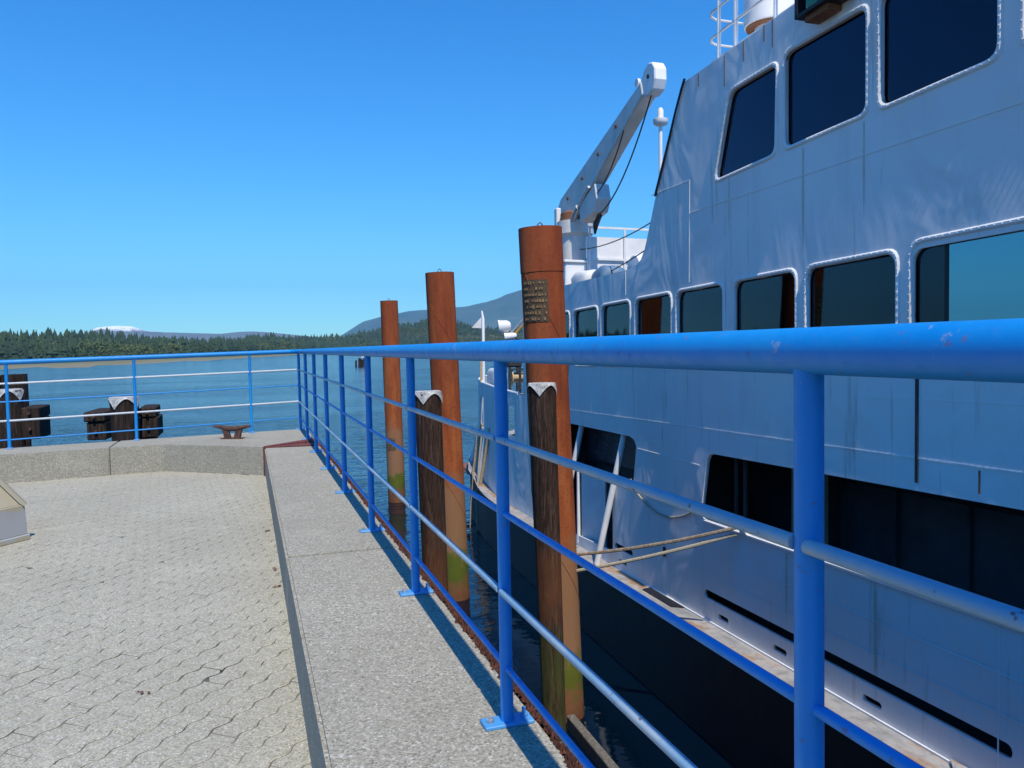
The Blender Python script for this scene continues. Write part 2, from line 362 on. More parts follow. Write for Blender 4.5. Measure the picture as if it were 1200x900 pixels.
def tag(o, label=None, cat=None, group=None, kind=None):
    for k, v in (('label', label), ('category', cat), ('group', group), ('kind', kind)):
        if v: o[k] = v
    return o
def thing(name, label, cat, base=(0, 0, 0), group=None, frame=None):
    """an Empty at the thing's base; parts are given in the frame's coordinates"""
    o = bpy.data.objects.new(name, None); col.objects.link(o); o.empty_display_size = 0.2
    m = frame if frame is not None else I4
    o.matrix_world = m @ Matrix.Translation(Vector(base))
    BASES[o.name] = {'base_pt': Vector(base)}
    return tag(o, label, cat, group)
def copy_tree(o, parent=None):
    c = o.copy(); col.objects.link(c)
    if parent is not None: c.parent = parent
    for ch in list(o.children): copy_tree(ch, c)
    return c
def plate(name, outer, holes, thick, mat, parent, fn, base, smooth=False):
    """flat plate with holes: 2D curve filled and extruded, mapped by fn(a,b,h)"""
    cu = bpy.data.curves.new(name, 'CURVE'); cu.dimensions = '2D'; cu.fill_mode = 'BOTH'; cu.extrude = thick / 2
    for poly in [outer] + holes:
        sp = cu.splines.new('POLY'); sp.points.add(len(poly) - 1); sp.use_cyclic_u = True
        for p, (a, b) in zip(sp.points, poly): p.co = (a, b, 0, 1)
    ob = bpy.data.objects.new(name + '_tmp', cu); col.objects.link(ob)
    dg = bpy.context.evaluated_depsgraph_get(); me = bpy.data.meshes.new_from_object(ob.evaluated_get(dg))
    bpy.data.objects.remove(ob); bpy.data.curves.remove(cu)
    b = Vector(base)
    for v in me.vertices: v.co = Vector(fn(v.co.x, v.co.y, v.co.z)) - b
    bm = bmesh.new(); bm.from_mesh(me); bmesh.ops.remove_doubles(bm, verts=bm.verts, dist=1e-5); bmesh.ops.recalc_face_normals(bm, faces=bm.faces); bm.to_mesh(me); bm.free()
    me.name = name; me.materials.clear(); me.materials.append(M[mat])
    o = bpy.data.objects.new(name, me); col.objects.link(o)
    if parent is not None: o.parent = parent; BASES[o.name] = {'base_pt': b}
    return o
def rrect(a0, a1, b0, b1, r, seg=4, skew=0.0):
    pts = []
    for cx, cy, t0 in ((a1 - r, b1 - r, 0), (a0 + r, b1 - r, 90), (a0 + r, b0 + r, 180), (a1 - r, b0 + r, 270)):
        for k in range(seg + 1):
            t = R(t0 + 90 * k / seg); pts.append((cx + r * math.cos(t), cy + r * math.sin(t)))
    return pts

# ------------------------------------------------------------------ water, far land, mountains
def struct(o): o['kind'] = 'structure'; return o
mb = MB(); S = 16000; mb.add([(-S, -S, WATER), (S, -S, WATER), (S, S, WATER), (-S, S, WATER)], [(0, 1, 2, 3)])
struct(mb.build('water', 'water_mat'))
mb = MB(); mb.add([(-S, -S, -7.5), (S, -S, -7.5), (S, S, -7.5), (-S, S, -7.5)], [(0, 1, 2, 3)])
struct(mb.build('sea_bed', 'quay_face'))

az_k = np.array([-70, -40, -25, -14.3, -9.7, -4.7, -2, 0.7, 2.4, 4.5, 6.4, 8, 10, 11.2, 13.7, 16, 18, 25, 40, 80.])
shore = np.array([200, 215, 235, 262, 300, 380, 450, 580, 780, 1050, 1330, 1340, 1350, 1350, 1350, 1380, 1400, 1500, 1600, 1700.])
front = np.array([480, 500, 520, 560, 600, 680, 740, 830, 950, 1150, 1370, 1370, 1370, 1370, 1370, 1400, 1420, 1520, 1620, 1720.])
ridge = np.array([850, 850, 850, 860, 900, 1000, 1080, 1180, 1270, 1400, 1550, 1560, 1600, 1620, 1620, 1620, 1640, 1700, 1800, 1900.])
topel = np.array([2.0, 2.0, 1.85, 1.72, 1.18, 1.06, 1.06, 1.06, 1.05, 1.05, 1.08, 1.35, 1.85, 2.02, 2.1, 1.75, 1.5, 1.5, 1.5, 1.5])
def prof(az, arr): return np.interp(az, az_k, arr)
TREE = 16.0
def ground_h(az, d):
    sh, fr, rd = prof(az, shore), prof(az, front), prof(az, ridge)
    top = rd * math.tan(R(prof(az, topel))) + 1.02 - TREE
    if d < fr: t = (d - sh) / (fr - sh); return WATER - 0.6 + max(-1, t) * 2.2 + 0.6 * noise.noise(Vector((az * .6, d * .01, 0)))
    t = min(1.0, (d - fr) / (rd - fr)); t2 = t * t * (3 - 2 * t)
    h = (WATER + 1.6) * (1 - t2) + top * t2
    if d > rd: h -= (d - rd) * 0.05
    return h + 1.6 * noise.noise(Vector((az * 0.9, d * 0.006, 3)))
mb = MB(); azs = np.linspace(-70, 80, 220); rows = 26
vs = []
for az in azs:
    sh, rd = prof(az, shore), prof(az, ridge)
    for k in range(rows):
        d = sh - 15 + (rd + 350 - sh + 15) * (k / (rows - 1)) ** 1.25
        vs.append((d * math.sin(R(az)), d * math.cos(R(az)), ground_h(az, d)))
fs = [(i * rows + k, (i + 1) * rows + k, (i + 1) * rows + k + 1, i * rows + k + 1) for i in range(len(azs) - 1) for k in range(rows - 1)]
struct(mb.add(vs, fs).build('far_shore', 'land_mat', smooth=True))

def forest():
    protos = []
    for kind in range(8):
        v = []; f = []; rr = random.Random(kind)
        if kind < 5:                                    # conifer: ragged drooping tiers round a stem
            tiers = 5; seg = 7; wid = rr.uniform(.19, .30)
            for i in range(tiers):
                z0 = 0.10 + 0.80 * i / tiers; z1 = z0 + 0.40 - .03 * i; w = wid * (1 - 0.80 * i / tiers) * rr.uniform(.8, 1.15)
                ox, oy = rr.uniform(-.02, .02), rr.uniform(-.02, .02); o = len(v)
                v.append((ox, oy, min(1.0, z1)))
                for k in range(seg):
                    t = 2 * math.pi * (k + rr.uniform(-.3, .3)) / seg; q = w * rr.uniform(.55, 1.25)
                    v.append((ox + q * math.cos(t), oy + q * math.sin(t), z0 - rr.uniform(0, .07)))
                f += [(o, o + 1 + k, o + 1 + (k + 1) % seg) for k in range(seg)]
        else:                                           # broadleaf: many small leaf clumps through the crown
            for i in range(34):
                t = rr.uniform(0, 6.28); u = rr.uniform(-1, 1); q = rr.uniform(.55, 1.0) ** .5
                c = Vector((.30 * q * math.cos(t) * math.sqrt(1 - u * u), .30 * q * math.sin(t) * math.sqrt(1 - u * u), .58 + .36 * q * u))
                o = len(v); s_ = rr.uniform(.07, .13)
                for k in range(3): v.append(tuple(c + Vector((rr.uniform(-1, 1), rr.uniform(-1, 1), rr.uniform(-.7, .9))) * s_))
                v.append(tuple(c + Vector((0, 0, s_ * .9))))
                f += [(o, o + 1, o + 3), (o + 1, o + 2, o + 3), (o + 2, o, o + 3)]
        protos.append((np.array(v), np.array(f)))
    V = []; F = []; T = []; off = 0; cnt = 0
    def put(x, y, z, h, kind, tint):
        nonlocal off
        v, f = protos[kind]; a = random.uniform(0, 6.28); c, s = math.cos(a), math.sin(a)
        w = h * random.uniform(.85, 1.2)
        p = np.stack([x + (v[:, 0] * c - v[:, 1] * s) * w, y + (v[:, 0] * s + v[:, 1] * c) * w, z + v[:, 2] * h], 1)
        V.append(p); F.append(f + off); T.append(np.full(len(v), tint)); off += len(v)
    N = 7500
    for i in range(N):
        az = random.triangular(-24, 24, 0) if i % 3 else random.uniform(-60, 60)
        fr, rd = prof(az, front), prof(az, ridge)
        d = fr + (rd + 60 - fr) * random.random() ** 0.8
        x, y = d * math.sin(R(az)), d * math.cos(R(az))
        g = noise.noise(Vector((x * .008, y * .008, 5)))
        tnt = min(1, max(0, .42 + .5 * g + random.uniform(-.25, .25)))
        leafy = g + random.uniform(-.35, .35) > .15
        h = random.uniform(10, 21) * (0.72 if leafy else 1.0) * (0.85 + .5 * noise.noise(Vector((x * .012, y * .012, 9))))
        put(x, y, ground_h(az, d) - .6, h, random.randrange(5, 8) if leafy else random.randrange(5), min(1, tnt + (.3 if leafy else 0)))
    me = bpy.data.meshes.new('forest'); V_ = np.concatenate(V); F_ = np.concatenate(F); T_ = np.concatenate(T)
    me.vertices.add(len(V_)); me.vertices.foreach_set('co', V_.ravel()); me.loops.add(F_.size); me.loops.foreach_set('vertex_index', F_.ravel())
    me.polygons.add(len(F_)); me.polygons.foreach_set('loop_start', np.arange(0, F_.size, 3)); me.update(calc_edges=True)
    at = me.attributes.new('tint', 'FLOAT', 'POINT'); at.data.foreach_set('value', T_)
    me.materials.append(M['forest_mat']); o = bpy.data.objects.new('forest', me); col.objects.link(o)
    tag(o, 'dark green conifer wood along the far shore', 'forest', kind='stuff')
forest()

def mountain(name, mat, ak, ek, d0, depth, rough_, az0, az1, n=200, rows=24):
    mb = MB(); vs = []
    for i in range(n):
        az = az0 + (az1 - az0) * i / (n - 1); el = np.interp(az, ak, ek)
        for k in range(rows):
            t = k / (rows - 1); d = d0 + depth * t; env = math.sin(min(1, t / .7) * math.pi / 2) if t < .7 else 1 - (t - .7) * 1.2
            H = (d0 + depth * .7) * math.tan(R(el))
            nz = noise.fractal(Vector((d * math.sin(R(az)) * .0011, d * math.cos(R(az)) * .0011, 2)), 1.0, 2.0, 5)
            vs.append((d * math.sin(R(az)), d * math.cos(R(az)), WATER - 4 + H * env + nz * rough_ * H * (.12 if t > .6 else .32) * min(1, t * 3)))
    fs = [(i * rows + k, (i + 1) * rows + k, (i + 1) * rows + k + 1, i * rows + k + 1) for i in range(n - 1) for k in range(rows - 1)]
    struct(mb.add(vs, fs).build(name, mat, smooth=False))
mountain('mountain', 'mountain_forest', [5.2, 6.7, 7.9, 9.5, 11.3, 13, 15.2, 17, 18.6, 20, 23, 30, 40, 60, 75], [0.2, 1.2, 1.95, 2.4, 2.72, 2.8, 2.95, 3.35, 3.75, 4.1, 4.5, 4.0, 3.2, 2.5, 1.5], 7000, 2600, 0.35, 5.2, 75)
mountain('snow_mountain', 'mountain_snow', [-40, -20, -11.5, -9.7, -9.0, -8.0, -7.0, -6.2, -5, -3, -1.5, -.4, .6, 1.8, 3, 4.5, 6], [0.6, 0.7, .9, 1.40, 1.78, 1.88, 1.82, 1.52, 1.42, 1.36, 1.30, 1.42, 1.44, 1.34, 1.2, 1.0, .5], 5200, 1500, 0.22, -40, 6)

# the air: one even volume round everything below the sky
hz = NT('haze_air'); hz.n.remove(hz.b)
pv = hz.n.new('ShaderNodeVolumePrincipled'); pv.inputs['Color'].default_value = (0.30, 0.66, 1.0, 1); pv.inputs['Density'].default_value = 7.5e-5; pv.inputs['Anisotropy'].default_value = -0.3
hz.link(pv.outputs[0], hz.out.inputs['Volume']); M['haze_air'] = hz.m
mb = MB(); mb.b2((-17500, -17500, -12), (17500, 17500, 1400)); tag(mb.build('haze', 'haze_air'), 'pale blue air over the inlet', 'haze', kind='stuff')

# ------------------------------------------------------------------ quay, kerbs, pavement
def farY(x): return 10.68 - 0.17 * (0.74 - x)
def frontY(x): return 8.80 + (0.16 - x) * 0.76 if x > -0.92 else 9.62 - 0.13 * (-0.92 - x)
PZ = -0.30
mb = MB(); mb.prism([(0.74, -30), (0.74, farY(0.74)), (-30, farY(-30)), (-30, -30)], -7.4, PZ - 0.012)
quay = struct(mb.build('quay', 'quay_face'))
def kerb(poly, z0=PZ - 0.012, z1=0.0, bev=0.012, name='kerb'):
    m = MB(); m.prism(poly, z0, z1); return struct(m.build(name, 'concrete', bevel=bev, seg=2))
for y0, y1 in ((-8, -4.0), (-3.994, 0.0), (0.006, 4.03), (4.036, 8.74)):
    kerb([(0.155, y0), (0.725, y0), (0.725, y1 - (0.08 if y1 > 8 else 0)), (0.155, y1)])
kerb([(0.16, 8.80), (0.725, 9.34), (0.725, farY(0.725) - .01), (-1.44, farY(-1.44) - .01), (-1.44, frontY(-1.44)), (-0.92, 9.62)])
kerb([(-1.446, frontY(-1.44)), (-1.446, farY(-1.44) - .01), (-4.6, farY(-4.6) - .01), (-4.6, frontY(-4.6))])
kerb([(-4.606, frontY(-4.6)), (-4.606, farY(-4.6) - .01), (-12, farY(-12) - .01), (-12, frontY(-12))])

mb = MB(); mb.prism([(0.16, -8), (0.16, 8.85), (-0.92, 9.66), (-12, frontY(-12) + .04), (-12, -8)], PZ - 0.011, PZ - 0.0020)
pavement = struct(mb.build('pavement', 'joint_sand'))
# interlocking zig-zag pavers laid diagonally
PL, PW, AMP, GAP = 0.225, 0.1125, 0.010, 0.0012
def zig(x): # triangle wave of period PL/2
    return AMP * math.sin(2 * math.pi * x / (PL / 2))
def paver_outline(inset):
    n = 13; a = PL / 2 - inset * .7; b = PW / 2 - inset * 1.25
    xs = [-a + 2 * a * k / (n - 1) for k in range(n)]
    return [(x, -b + zig(x)) for x in xs] + [(x, b + zig(x)) for x in reversed(xs)]
def paver_mesh():
    o1 = paver_outline(GAP); o2 = paver_outline(GAP + 0.0022); n = len(o1)
    return [(x, y, -0.008) for x, y in o1] + [(x, y, -0.0025) for x, y in o1] + [(x, y, 0.0) for x, y in o2], \
        [(k, (k + 1) % n, (k + 1) % n + n, k + n) for k in range(n)] + [(k + n, (k + 1) % n + n, (k + 1) % n + 2 * n, k + 2 * n) for k in range(n)] + [tuple(range(2 * n, 3 * n))]
pvv, pvf = paver_mesh()
pmesh = bpy.data.meshes.new('paver'); pmesh.from_pydata(pvv, [], pvf); pmesh.update(); pmesh.materials.append(M['paver'])
ang = R(90 - 39.5); ca, sa = math.cos(ang), math.sin(ang)
inside = lambda x, y: x < 0.27 and x > -6.5 and y > 0.6 and y < (frontY(min(x, .16)) + 0.10)
spots = []
for j in range(-130, 131):
    for i in range(-66, 67):
        lx, ly = i * PL + (j % 2) * PL / 2, j * PW
        x, y = lx * ca - ly * sa - 2.0, lx * sa + ly * ca + 5.0
        if inside(x, y): spots.append((x, y))
def in_view(x, y):
    p = Vector((x, y, PZ)) - EYE; d = p.dot(c_f)
    if d < .3: return False
    px, py = p.dot(c_r) / d * 930 + 600, 450 - p.dot(c_u) / d * 930
    return -20 < px < 420 and py < 925
vis = sorted((s for s in spots if in_view(*s)), key=lambda s: s[0] ** 2 + s[1] ** 2)
near = vis[:300]; nearset = set(near)
def pav_tf(x, y):
    rr = random.Random(int(x * 1000) * 7919 + int(y * 1000))
    return Matrix.Translation((x, y, PZ + rr.uniform(-.0012, .0012))) @ Matrix.Rotation(ang + rr.uniform(-.008, .008), 4, 'Z') @ Matrix.Diagonal((rr.uniform(.988, 1.0), rr.uniform(.965, 1.0), 1, 1)) @ Matrix.Rotation(rr.uniform(-.009, .009), 4, 'X') @ Matrix.Rotation(rr.uniform(-.008, .008), 4, 'Y')
for (x, y) in near:
    o = bpy.data.objects.new('paver', pmesh); col.objects.link(o); o.parent = pavement; o.matrix_local = pav_tf(x, y)
mb = MB()
for (x, y) in spots:
    if (x, y) in nearset: continue
    m = pav_tf(x, y); mb.add([m @ Vector(v) for v in pvv], pvf)
o = mb.build('paver_field', 'paver', pavement); o['kind'] = 'stuff'

# rusty expansion joint cover where the two kerbs meet
jt = thing('expansion_joint', 'rusty red steel finger joint plate between the two concrete kerbs', 'joint plate', (0.45, 8.9, 0.0))
mb = MB(); mb.prism([(0.150, 8.742), (0.725, 8.665), (0.725, 8.99), (0.55, 8.93), (0.35, 8.85), (0.150, 8.775)], 0.001, 0.009); mb.build('lower_plate', 'plate_rust', jt)
mb = MB(); mb.prism([(0.150, 8.783), (0.36, 8.905), (0.725, 9.12), (0.725, 9.37), (0.150, 8.815)], 0.001, 0.012); mb.build('upper_plate', 'plate_rust', jt)
for k in range(9):
    x = .30 + k * .045; y = 8.85 + (x - .3) * .50
    mb = MB(); mb.bar((x, y - .03, .011), (x + .012, y + .06, .011), .018, .006); mb.build('finger', 'plate_rust', jt)
mb = MB(); mb.b2((0.138, 8.735, PZ + .0), (0.150, 8.795, 0.008)); mb.b2((0.150, 8.735, PZ), (0.153, 8.755, 0.008)); mb.build('edge_angle', 'plate_rust', jt)

# moss along the seaward edge of the kerb
mb = MB(); rm = random.Random(5)
for k in range(5200):
    y = -1 + 10 * rm.random(); w = 0.5 + 0.5 * noise.noise(Vector((y * 2.2, 0, 0))) + .35 * noise.noise(Vector((y * 9, 4, 0)))
    x = 0.742 - abs(rm.gauss(0, 1)) * 0.022 * max(.12, w) ; z = 0.001 if x < .72 else -rm.random() * .03
    s_ = rm.uniform(.003, .008) * (1 if x < .70 else 1.4)
    t = rm.uniform(0, 6.28)
    mb.add([(x + s_ * math.cos(t + a), y + s_ * 1.5 * math.sin(t + a), z - .002) for a in (0, 2.1, 4.2)] + [(x + rm.uniform(-.003, .003), y + rm.uniform(-.003, .003), z + s_ * rm.uniform(.8, 1.8))], [(0, 1, 3), (1, 2, 3), (2, 0, 3)])
tag(mb.build('moss', 'moss'), 'dark red brown moss creeping over the seaward kerb edge', 'moss', kind='stuff')
# a few dead leaves by the kerb foot
for k, (x, y) in enumerate(((0.10, 6.05), (0.115, 4.95), (0.13, 4.6), (-0.42, 3.32))):
    mb = MB(); rr = random.Random(k)
    for q in range(3):
        a = rr.uniform(0, 6.28); s_ = rr.uniform(.011, .02); cx, cy = x + rr.uniform(-.02, .02), y + rr.uniform(-.03, .03); d = Vector((math.cos(a), math.sin(a), 0)); e = Vector((-d.y, d.x, 0)); c = Vector((cx, cy, PZ + .004))
        mb.add([c - d * s_, c - e * s_ * .45 + Vector((0, 0, .006)), c + d * s_ + Vector((0, 0, .003)), c + e * s_ * .45 + Vector((0, 0, .007))], [(0, 1, 2, 3)])
    o = mb.build('dead_leaf', 'leaf_dead'); tag(o, 'small rusty brown dead leaves lying on the pavers', 'leaf', 'dead leaves on the pavers')

# ------------------------------------------------------------------ railing along the ship berth
RX = 0.64; HT = 1.008; LEV = (0.775, 0.575, 0.365, 0.155)
ys = [-5.31, -4.09, -2.87, -1.65, -0.43, 0.79, 2.01, 3.23, 4.44, 5.72, 6.93, 8.14, 9.35, 10.55]
rl = thing('railing', 'blue painted steel railing on the kerb beside the moored ferry', 'railing', (RX, 4.4, 0))
def post(parent, x, y, h, rot, white=False):
    m = MB(); m.tube([(x, y, .006), (x, y, .02), (x, y, h - .01), (x, y, h + .008)], [.0195, .0175, .0175, .0195], 20); p = m.build('post', 'rail_blue', parent, smooth=True)
    m = MB(); m.box((x, y, .005), (.138, .06, .010), rot=Matrix.Rotation(rot, 3, 'Z')); m.build('base_plate', 'plate_blue', p, bevel=.002)
    for sx in (-1, 1):
        q = Matrix.Rotation(rot, 3, 'Z') @ Vector((sx * .048, 0, 0)) + Vector((x, y, 0))
        m = MB(); m.lathe((q.x, q.y, .010), [(.011, 0), (.011, .009), (.006, .010), (.006, .026 if sx > 0 else .014)], 6); m.build('bolt', 'galv' if sx < 0 else 'plate_blue', p)
    return p
for y in ys: post(rl, RX, y, HT - .02, 0)
LFA = Vector((RX, 10.58)); lf = lambda x: 10.58 - 0.18 * (RX - x)
dz = lambda x: -0.018 * (RX - x)
m = MB(); m.tube([(RX, -5.6, HT), (RX, 2.6, HT), (RX, 2.61, HT), (RX, 10.40, HT), (RX - .02, 10.50, HT), (RX - .09, lf(RX - .09), HT)], .0285, 18); m.build('top_rail', 'rail_blue', rl, smooth=True)
for k, z in enumerate(LEV):
    off = -0.012 if k % 2 == 0 else 0.0
    for a, b in zip(ys[:-1], ys[1:]):
        m = MB(); m.tube([(RX + off, a + .012, z), (RX + off, b - .012, z)], .0095 if k % 2 == 0 else .0085, 10); m.build('mid_rail', 'rail_pale' if k % 2 == 0 else 'rail_blue', rl, smooth=True)
# railing across the head of the quay
hr = thing('railing', 'light blue railing with two whitish bars across the head of the quay', 'railing', (-1.25, lf(-1.25), 0))
hx = [0.04, -1.25, -2.50, -3.75, -5.0, -6.25]
ha = math.atan(0.18)
for x in hx: post(hr, x, lf(x), HT - .02 + dz(x), ha + math.pi / 2)
m = MB(); m.tube([(RX - .09, lf(RX - .09), HT), (-2.5, lf(-2.5), HT + dz(-2.5)), (-6.6, lf(-6.6), HT + dz(-6.6))], .0275, 16); m.build('top_rail', 'rail_blue', hr, smooth=True)
xs = [RX] + hx
for k, z in enumerate(LEV):
    for a, b in zip(xs[:-1], xs[1:]):
        m = MB(); m.tube([(a - .012, lf(a) - .012 * (k % 2 == 0), z + dz(a)), (b + .012, lf(b) - .012 * (k % 2 == 0), z + dz(b))], .0115 if k % 2 == 0 else .008, 8); m.build('mid_rail', 'rail_white' if k % 2 == 0 else 'rail_blue', hr, smooth=True)

# cleat
cl = thing('mooring_cleat', 'rusty iron horn cleat bolted on the kerb', 'cleat', (-0.18, 9.86, 0))
ca_ = Vector((0.90, -.42, 0)).normalized()
cpt = lambda a, z, o=0: Vector((-.18, 9.86, z)) + ca_ * a + Vector((.42, .90, 0)) * o
m = MB(); m.tube([cpt(-.235, .150), cpt(-.17, .142), cpt(-.06, .118), cpt(.06, .118), cpt(.17, .142), cpt(.235, .150)], [.008, .02, .032, .032, .02, .008], 10); m.build('horn', 'iron_rust', cl, smooth=True)
for sg in (-1, 1):
    m = MB(); m.bar(cpt(sg * .055, .0), cpt(sg * .085, .115), .045, .075, up=ca_, w2=.04, h2=.075); m.build('leg', 'iron_rust', cl, bevel=.008)
m = MB(); m.bar(cpt(-.13, .006), cpt(.13, .006), .09, .012); m.build('foot_plate', 'iron_rust', cl)

# wedge plinth at the left of the pavement
pl = thing('plinth', 'beige painted sloping plinth with peeling grey lower band on the pavers', 'plinth', (-1.95, 6.75, PZ))
q = Matrix.Rotation(-R(40), 4, 'Z'); W = 1.0
cq = Vector((-1.51, 6.47, 0)); ex = Vector((-.64, -.77, 0)); ey = Vector((-.77, .64, 0))
g = lambda a, b, z: cq + ex * a + ey * b + Vector((0, 0, z))
def frustum(m, i0, i1, z0, z1):
    vs = [g(i0, i0, z0), g(W - i0, i0, z0), g(W - i0, W - i0, z0), g(i0, W - i0, z0), g(i1, i1, z1), g(W - i1, i1, z1), g(W - i1, W - i1, z1), g(i1, W - i1, z1)]
    m.add(vs, [(3, 2, 1, 0), (4, 5, 6, 7)] + [(k, (k + 1) % 4, (k + 1) % 4 + 4, k + 4) for k in range(4)]); return m
m = frustum(MB(), 0.0, 0.0, PZ, PZ + .042); m.build('footing', 'plinth_paint', pl, bevel=.006)
m = frustum(MB(), 0.012, 0.02, PZ + .042, -0.045); m.build('lower_panel', 'plinth_paint', pl, bevel=.004)
m = frustum(MB(), 0.035, 0.27, -0.045, 0.38); m.build('sloping_top', 'plinth_paint', pl, bevel=.003)
for (a0, b0, a1, b1) in ((.018, .018, .262, .262), (W - .018, .018, W - .262, .262), (W - .018, W - .018, W - .262, W - .262), (.018, W - .018, .262, W - .262)):
    m = MB(); m.bar(g(a0, b0, -.045), g(a1, b1, .40), .05, .022); m.build('corner_trim', 'plinth_paint', pl)

# ------------------------------------------------------------------ piles
def steel_pile(x, y, top, label, patch=None, lean=(0, 0), sleeve=.012):
    r = .271; o = thing('steel_pile', label, 'pile', (x, y, -7.0), 'rusty steel mooring piles')
    L = lambda z: Vector((x + lean[0] * (z - top), y + lean[1] * (z - top), z))
    m = MB(); m.tube([L(-7), L(top - .54)], r, 40); m.build('shaft', 'pile_rust', o, smooth=True)
    m = MB(); m.tube([L(top - .56), L(top)], r + sleeve, 40, cap=False); m.tube([L(top), L(top - .05)], r - .004, 40); m.build('sleeve', 'pile_rust', o, smooth=True)
    m = MB(); t = L(top); m.tube([t + Vector((-.03, 0, -.01)), t + Vector((-.03, 0, .05)), t + Vector((0, 0, .075)), t + Vector((.03, 0, .05)), t + Vector((.03, 0, -.01))], .008, 6); m.build('lifting_eye', 'iron_rust', o)
    # spiral weld seam
    pts = []
    for k in range(220):
        z = top - .6 - k * .03; a = -z * 2.05 + 1.1; c = L(z); pts.append(c + Vector(((r + .001) * math.cos(a), (r + .001) * math.sin(a), 0)))
    m = MB(); m.tube(pts, .006, 5); m.build('weld_seam', 'pile_rust', o)
    if patch:
        a0, a1, z0, z1, rows = patch; m = MB(); n = 12
        grid = [[L(z) + Vector(((r + .006) * math.cos(a), (r + .006) * math.sin(a), 0)) for a in np.linspace(R(a0), R(a1), n)] for z in np.linspace(z0, z1, 4)]
        m.add([p for row in grid for p in row], [(i * n + k, i * n + k + 1, (i + 1) * n + k + 1, (i + 1) * n + k) for i in range(3) for k in range(n - 1)]); pp = m.build('patch_plate', 'plaque', o)
        rr = random.Random(3)
        m = MB()
        for i in range(rows):
            z = z0 + (z1 - z0) * (i + .5) / rows; a = a0 + 4
            while a < a1 - 8:
                w = rr.uniform(2.5, 6)
                h = (z1 - z0) / rows * rr.uniform(.3, .55)
                p0, p1 = [L(z) + Vector(((r + .011) * math.cos(R(t)), (r + .011) * math.sin(R(t)), 0)) for t in (a, a + w)]
                if rr.random() < .85: m.bar(p0, p1, .006, h)
                a += w + rr.uniform(2, 5)
        m.build('raised_mark', 'plaque_mark', pp)['kind'] = 'stuff'
    return o
steel_pile(3.59, 9.50, 2.51, 'nearest rusty steel pile with a dark lettered patch, behind a timber pile', (188, 262, 1.32, 1.845, 7), (-.034, 0), .006)
steel_pile(3.53, 14.76, 2.44, 'plain rusty steel pile between the two other steel piles', None, (-.028, 0), .0015)
steel_pile(4.30, 24.85, 2.52, 'farthest rusty steel pile with a small patch near the water', (205, 265, -2.15, -1.77, 5), (-.014, 0), .0015)
def timber_pile(x, y, top, label, r=.165, lean=(0, 0)):
    o = thing('timber_pile', label, 'pile', (x, y, -7.0), 'capped timber fender piles')
    seg = 28; zs = np.linspace(-7, top - .03, 26); m = MB(); vs = []
    for z in zs:
        cx, cy = x + lean[0] * (z - top), y + lean[1] * (z - top)
        for k in range(seg):
            t = 2 * math.pi * k / seg; rr_ = r * (1 + .05 * noise.noise(Vector((math.cos(t) * 2, math.sin(t) * 2, z * .25 + x))) + .045 * noise.noise(Vector((math.cos(t) * 7, math.sin(t) * 7, z * .3)))) * (1.0 - min(4.5, top - z) * .034)
            vs.append((cx + rr_ * math.cos(t), cy + rr_ * math.sin(t), z))
    n = len(zs); m.add(vs, [(i * seg + k, i * seg + (k + 1) % seg, (i + 1) * seg + (k + 1) % seg, (i + 1) * seg + k) for i in range(n - 1) for k in range(seg)] + [tuple((n - 1) * seg + k for k in range(seg))])
    m.build('trunk', 'timber_dark', o, smooth=True)
    cap_on(o, x, y, top, r * 1.045)
    return o
def cap_on(o, x, y, top, r, name='cap', mat='cap_metal', deep=.13):
    seg = 36; m = MB(); vs = [(x, y, top + .004)]
    rr = random.Random(int(x * 100))
    for k in range(seg): t = 2 * math.pi * k / seg; vs.append((x + r * .96 * math.cos(t), y + r * .96 * math.sin(t), top + rr.uniform(-.004, .004)))
    for k in range(seg):
        t = 2 * math.pi * k / seg; d = .022 + deep * (abs(((k + 3) % 9) - 4.5) / 4.5) ** 1.6
        vs.append((x + r * 1.05 * math.cos(t), y + r * 1.05 * math.sin(t), top - d))
    fs = [(0, 1 + k, 1 + (k + 1) % seg) for k in range(seg)] + [(1 + k, 1 + seg + k, 1 + seg + (k + 1) % seg, 1 + (k + 1) % seg) for k in range(seg)]
    m.add(vs, fs); m.build(name, mat, o)
timber_pile(3.36, 8.92, 0.575, 'dark timber pile with a torn grey metal cap in front of the lettered steel pile', lean=(-.022, 0))
timber_pile(2.07, 9.42, 0.50, 'dark timber pile with a torn grey metal cap beside the middle steel pile', lean=(-.02, 0))

def dolphin(label, piles, timbers, base):
    o = thing('pile_dolphin', label, 'dolphin', base, 'timber dolphins off the quay head')
    for (x, y, top, r, cap) in piles:
        m = MB(); seg = 16
        m.tube([(x + .06 * (top - z) * .2, y, z) for z in np.linspace(-7, top - .02, 8)], [r * (1 + .03 * random.uniform(-1, 1)) for _ in range(8)], seg); m.build('pile', 'timber_black', o, smooth=True)
        if cap: cap_on(o, x, y, top, r * 1.03, deep=.16)
    for (p, q, w, h) in timbers:
        m = MB(); m.bar(p, q, w, h); t = m.build('cross_timber', 'timber_black', o, bevel=.015)
        d = (Vector(q) - Vector(p)).normalized()
        m = MB(); m.tube([Vector(p) - d * .05, Vector(p) + d * .04], .02, 6); m.tube([Vector(q) - d * .04, Vector(q) + d * .06], .022, 6); m.build('bolt', 'iron_rust', t)
    return o
dolphin('single capped timber dolphin with short cross beams both sides', [(-1.80, 13.45, .36, .205, True), (-1.60, 14.2, -.05, .17, False)],
        [((-2.24, 13.55, .06), (-2.16, 14.4, .07), .30, .15), ((-2.22, 13.58, -.16), (-2.14, 14.4, -.16), .27, .28), ((-1.50, 13.62, .09), (-1.50, 14.4, .10), .24, .15), ((-1.49, 13.64, -.15), (-1.49, 14.4, -.15), .28, .32)], (-1.8, 13.45, -7))
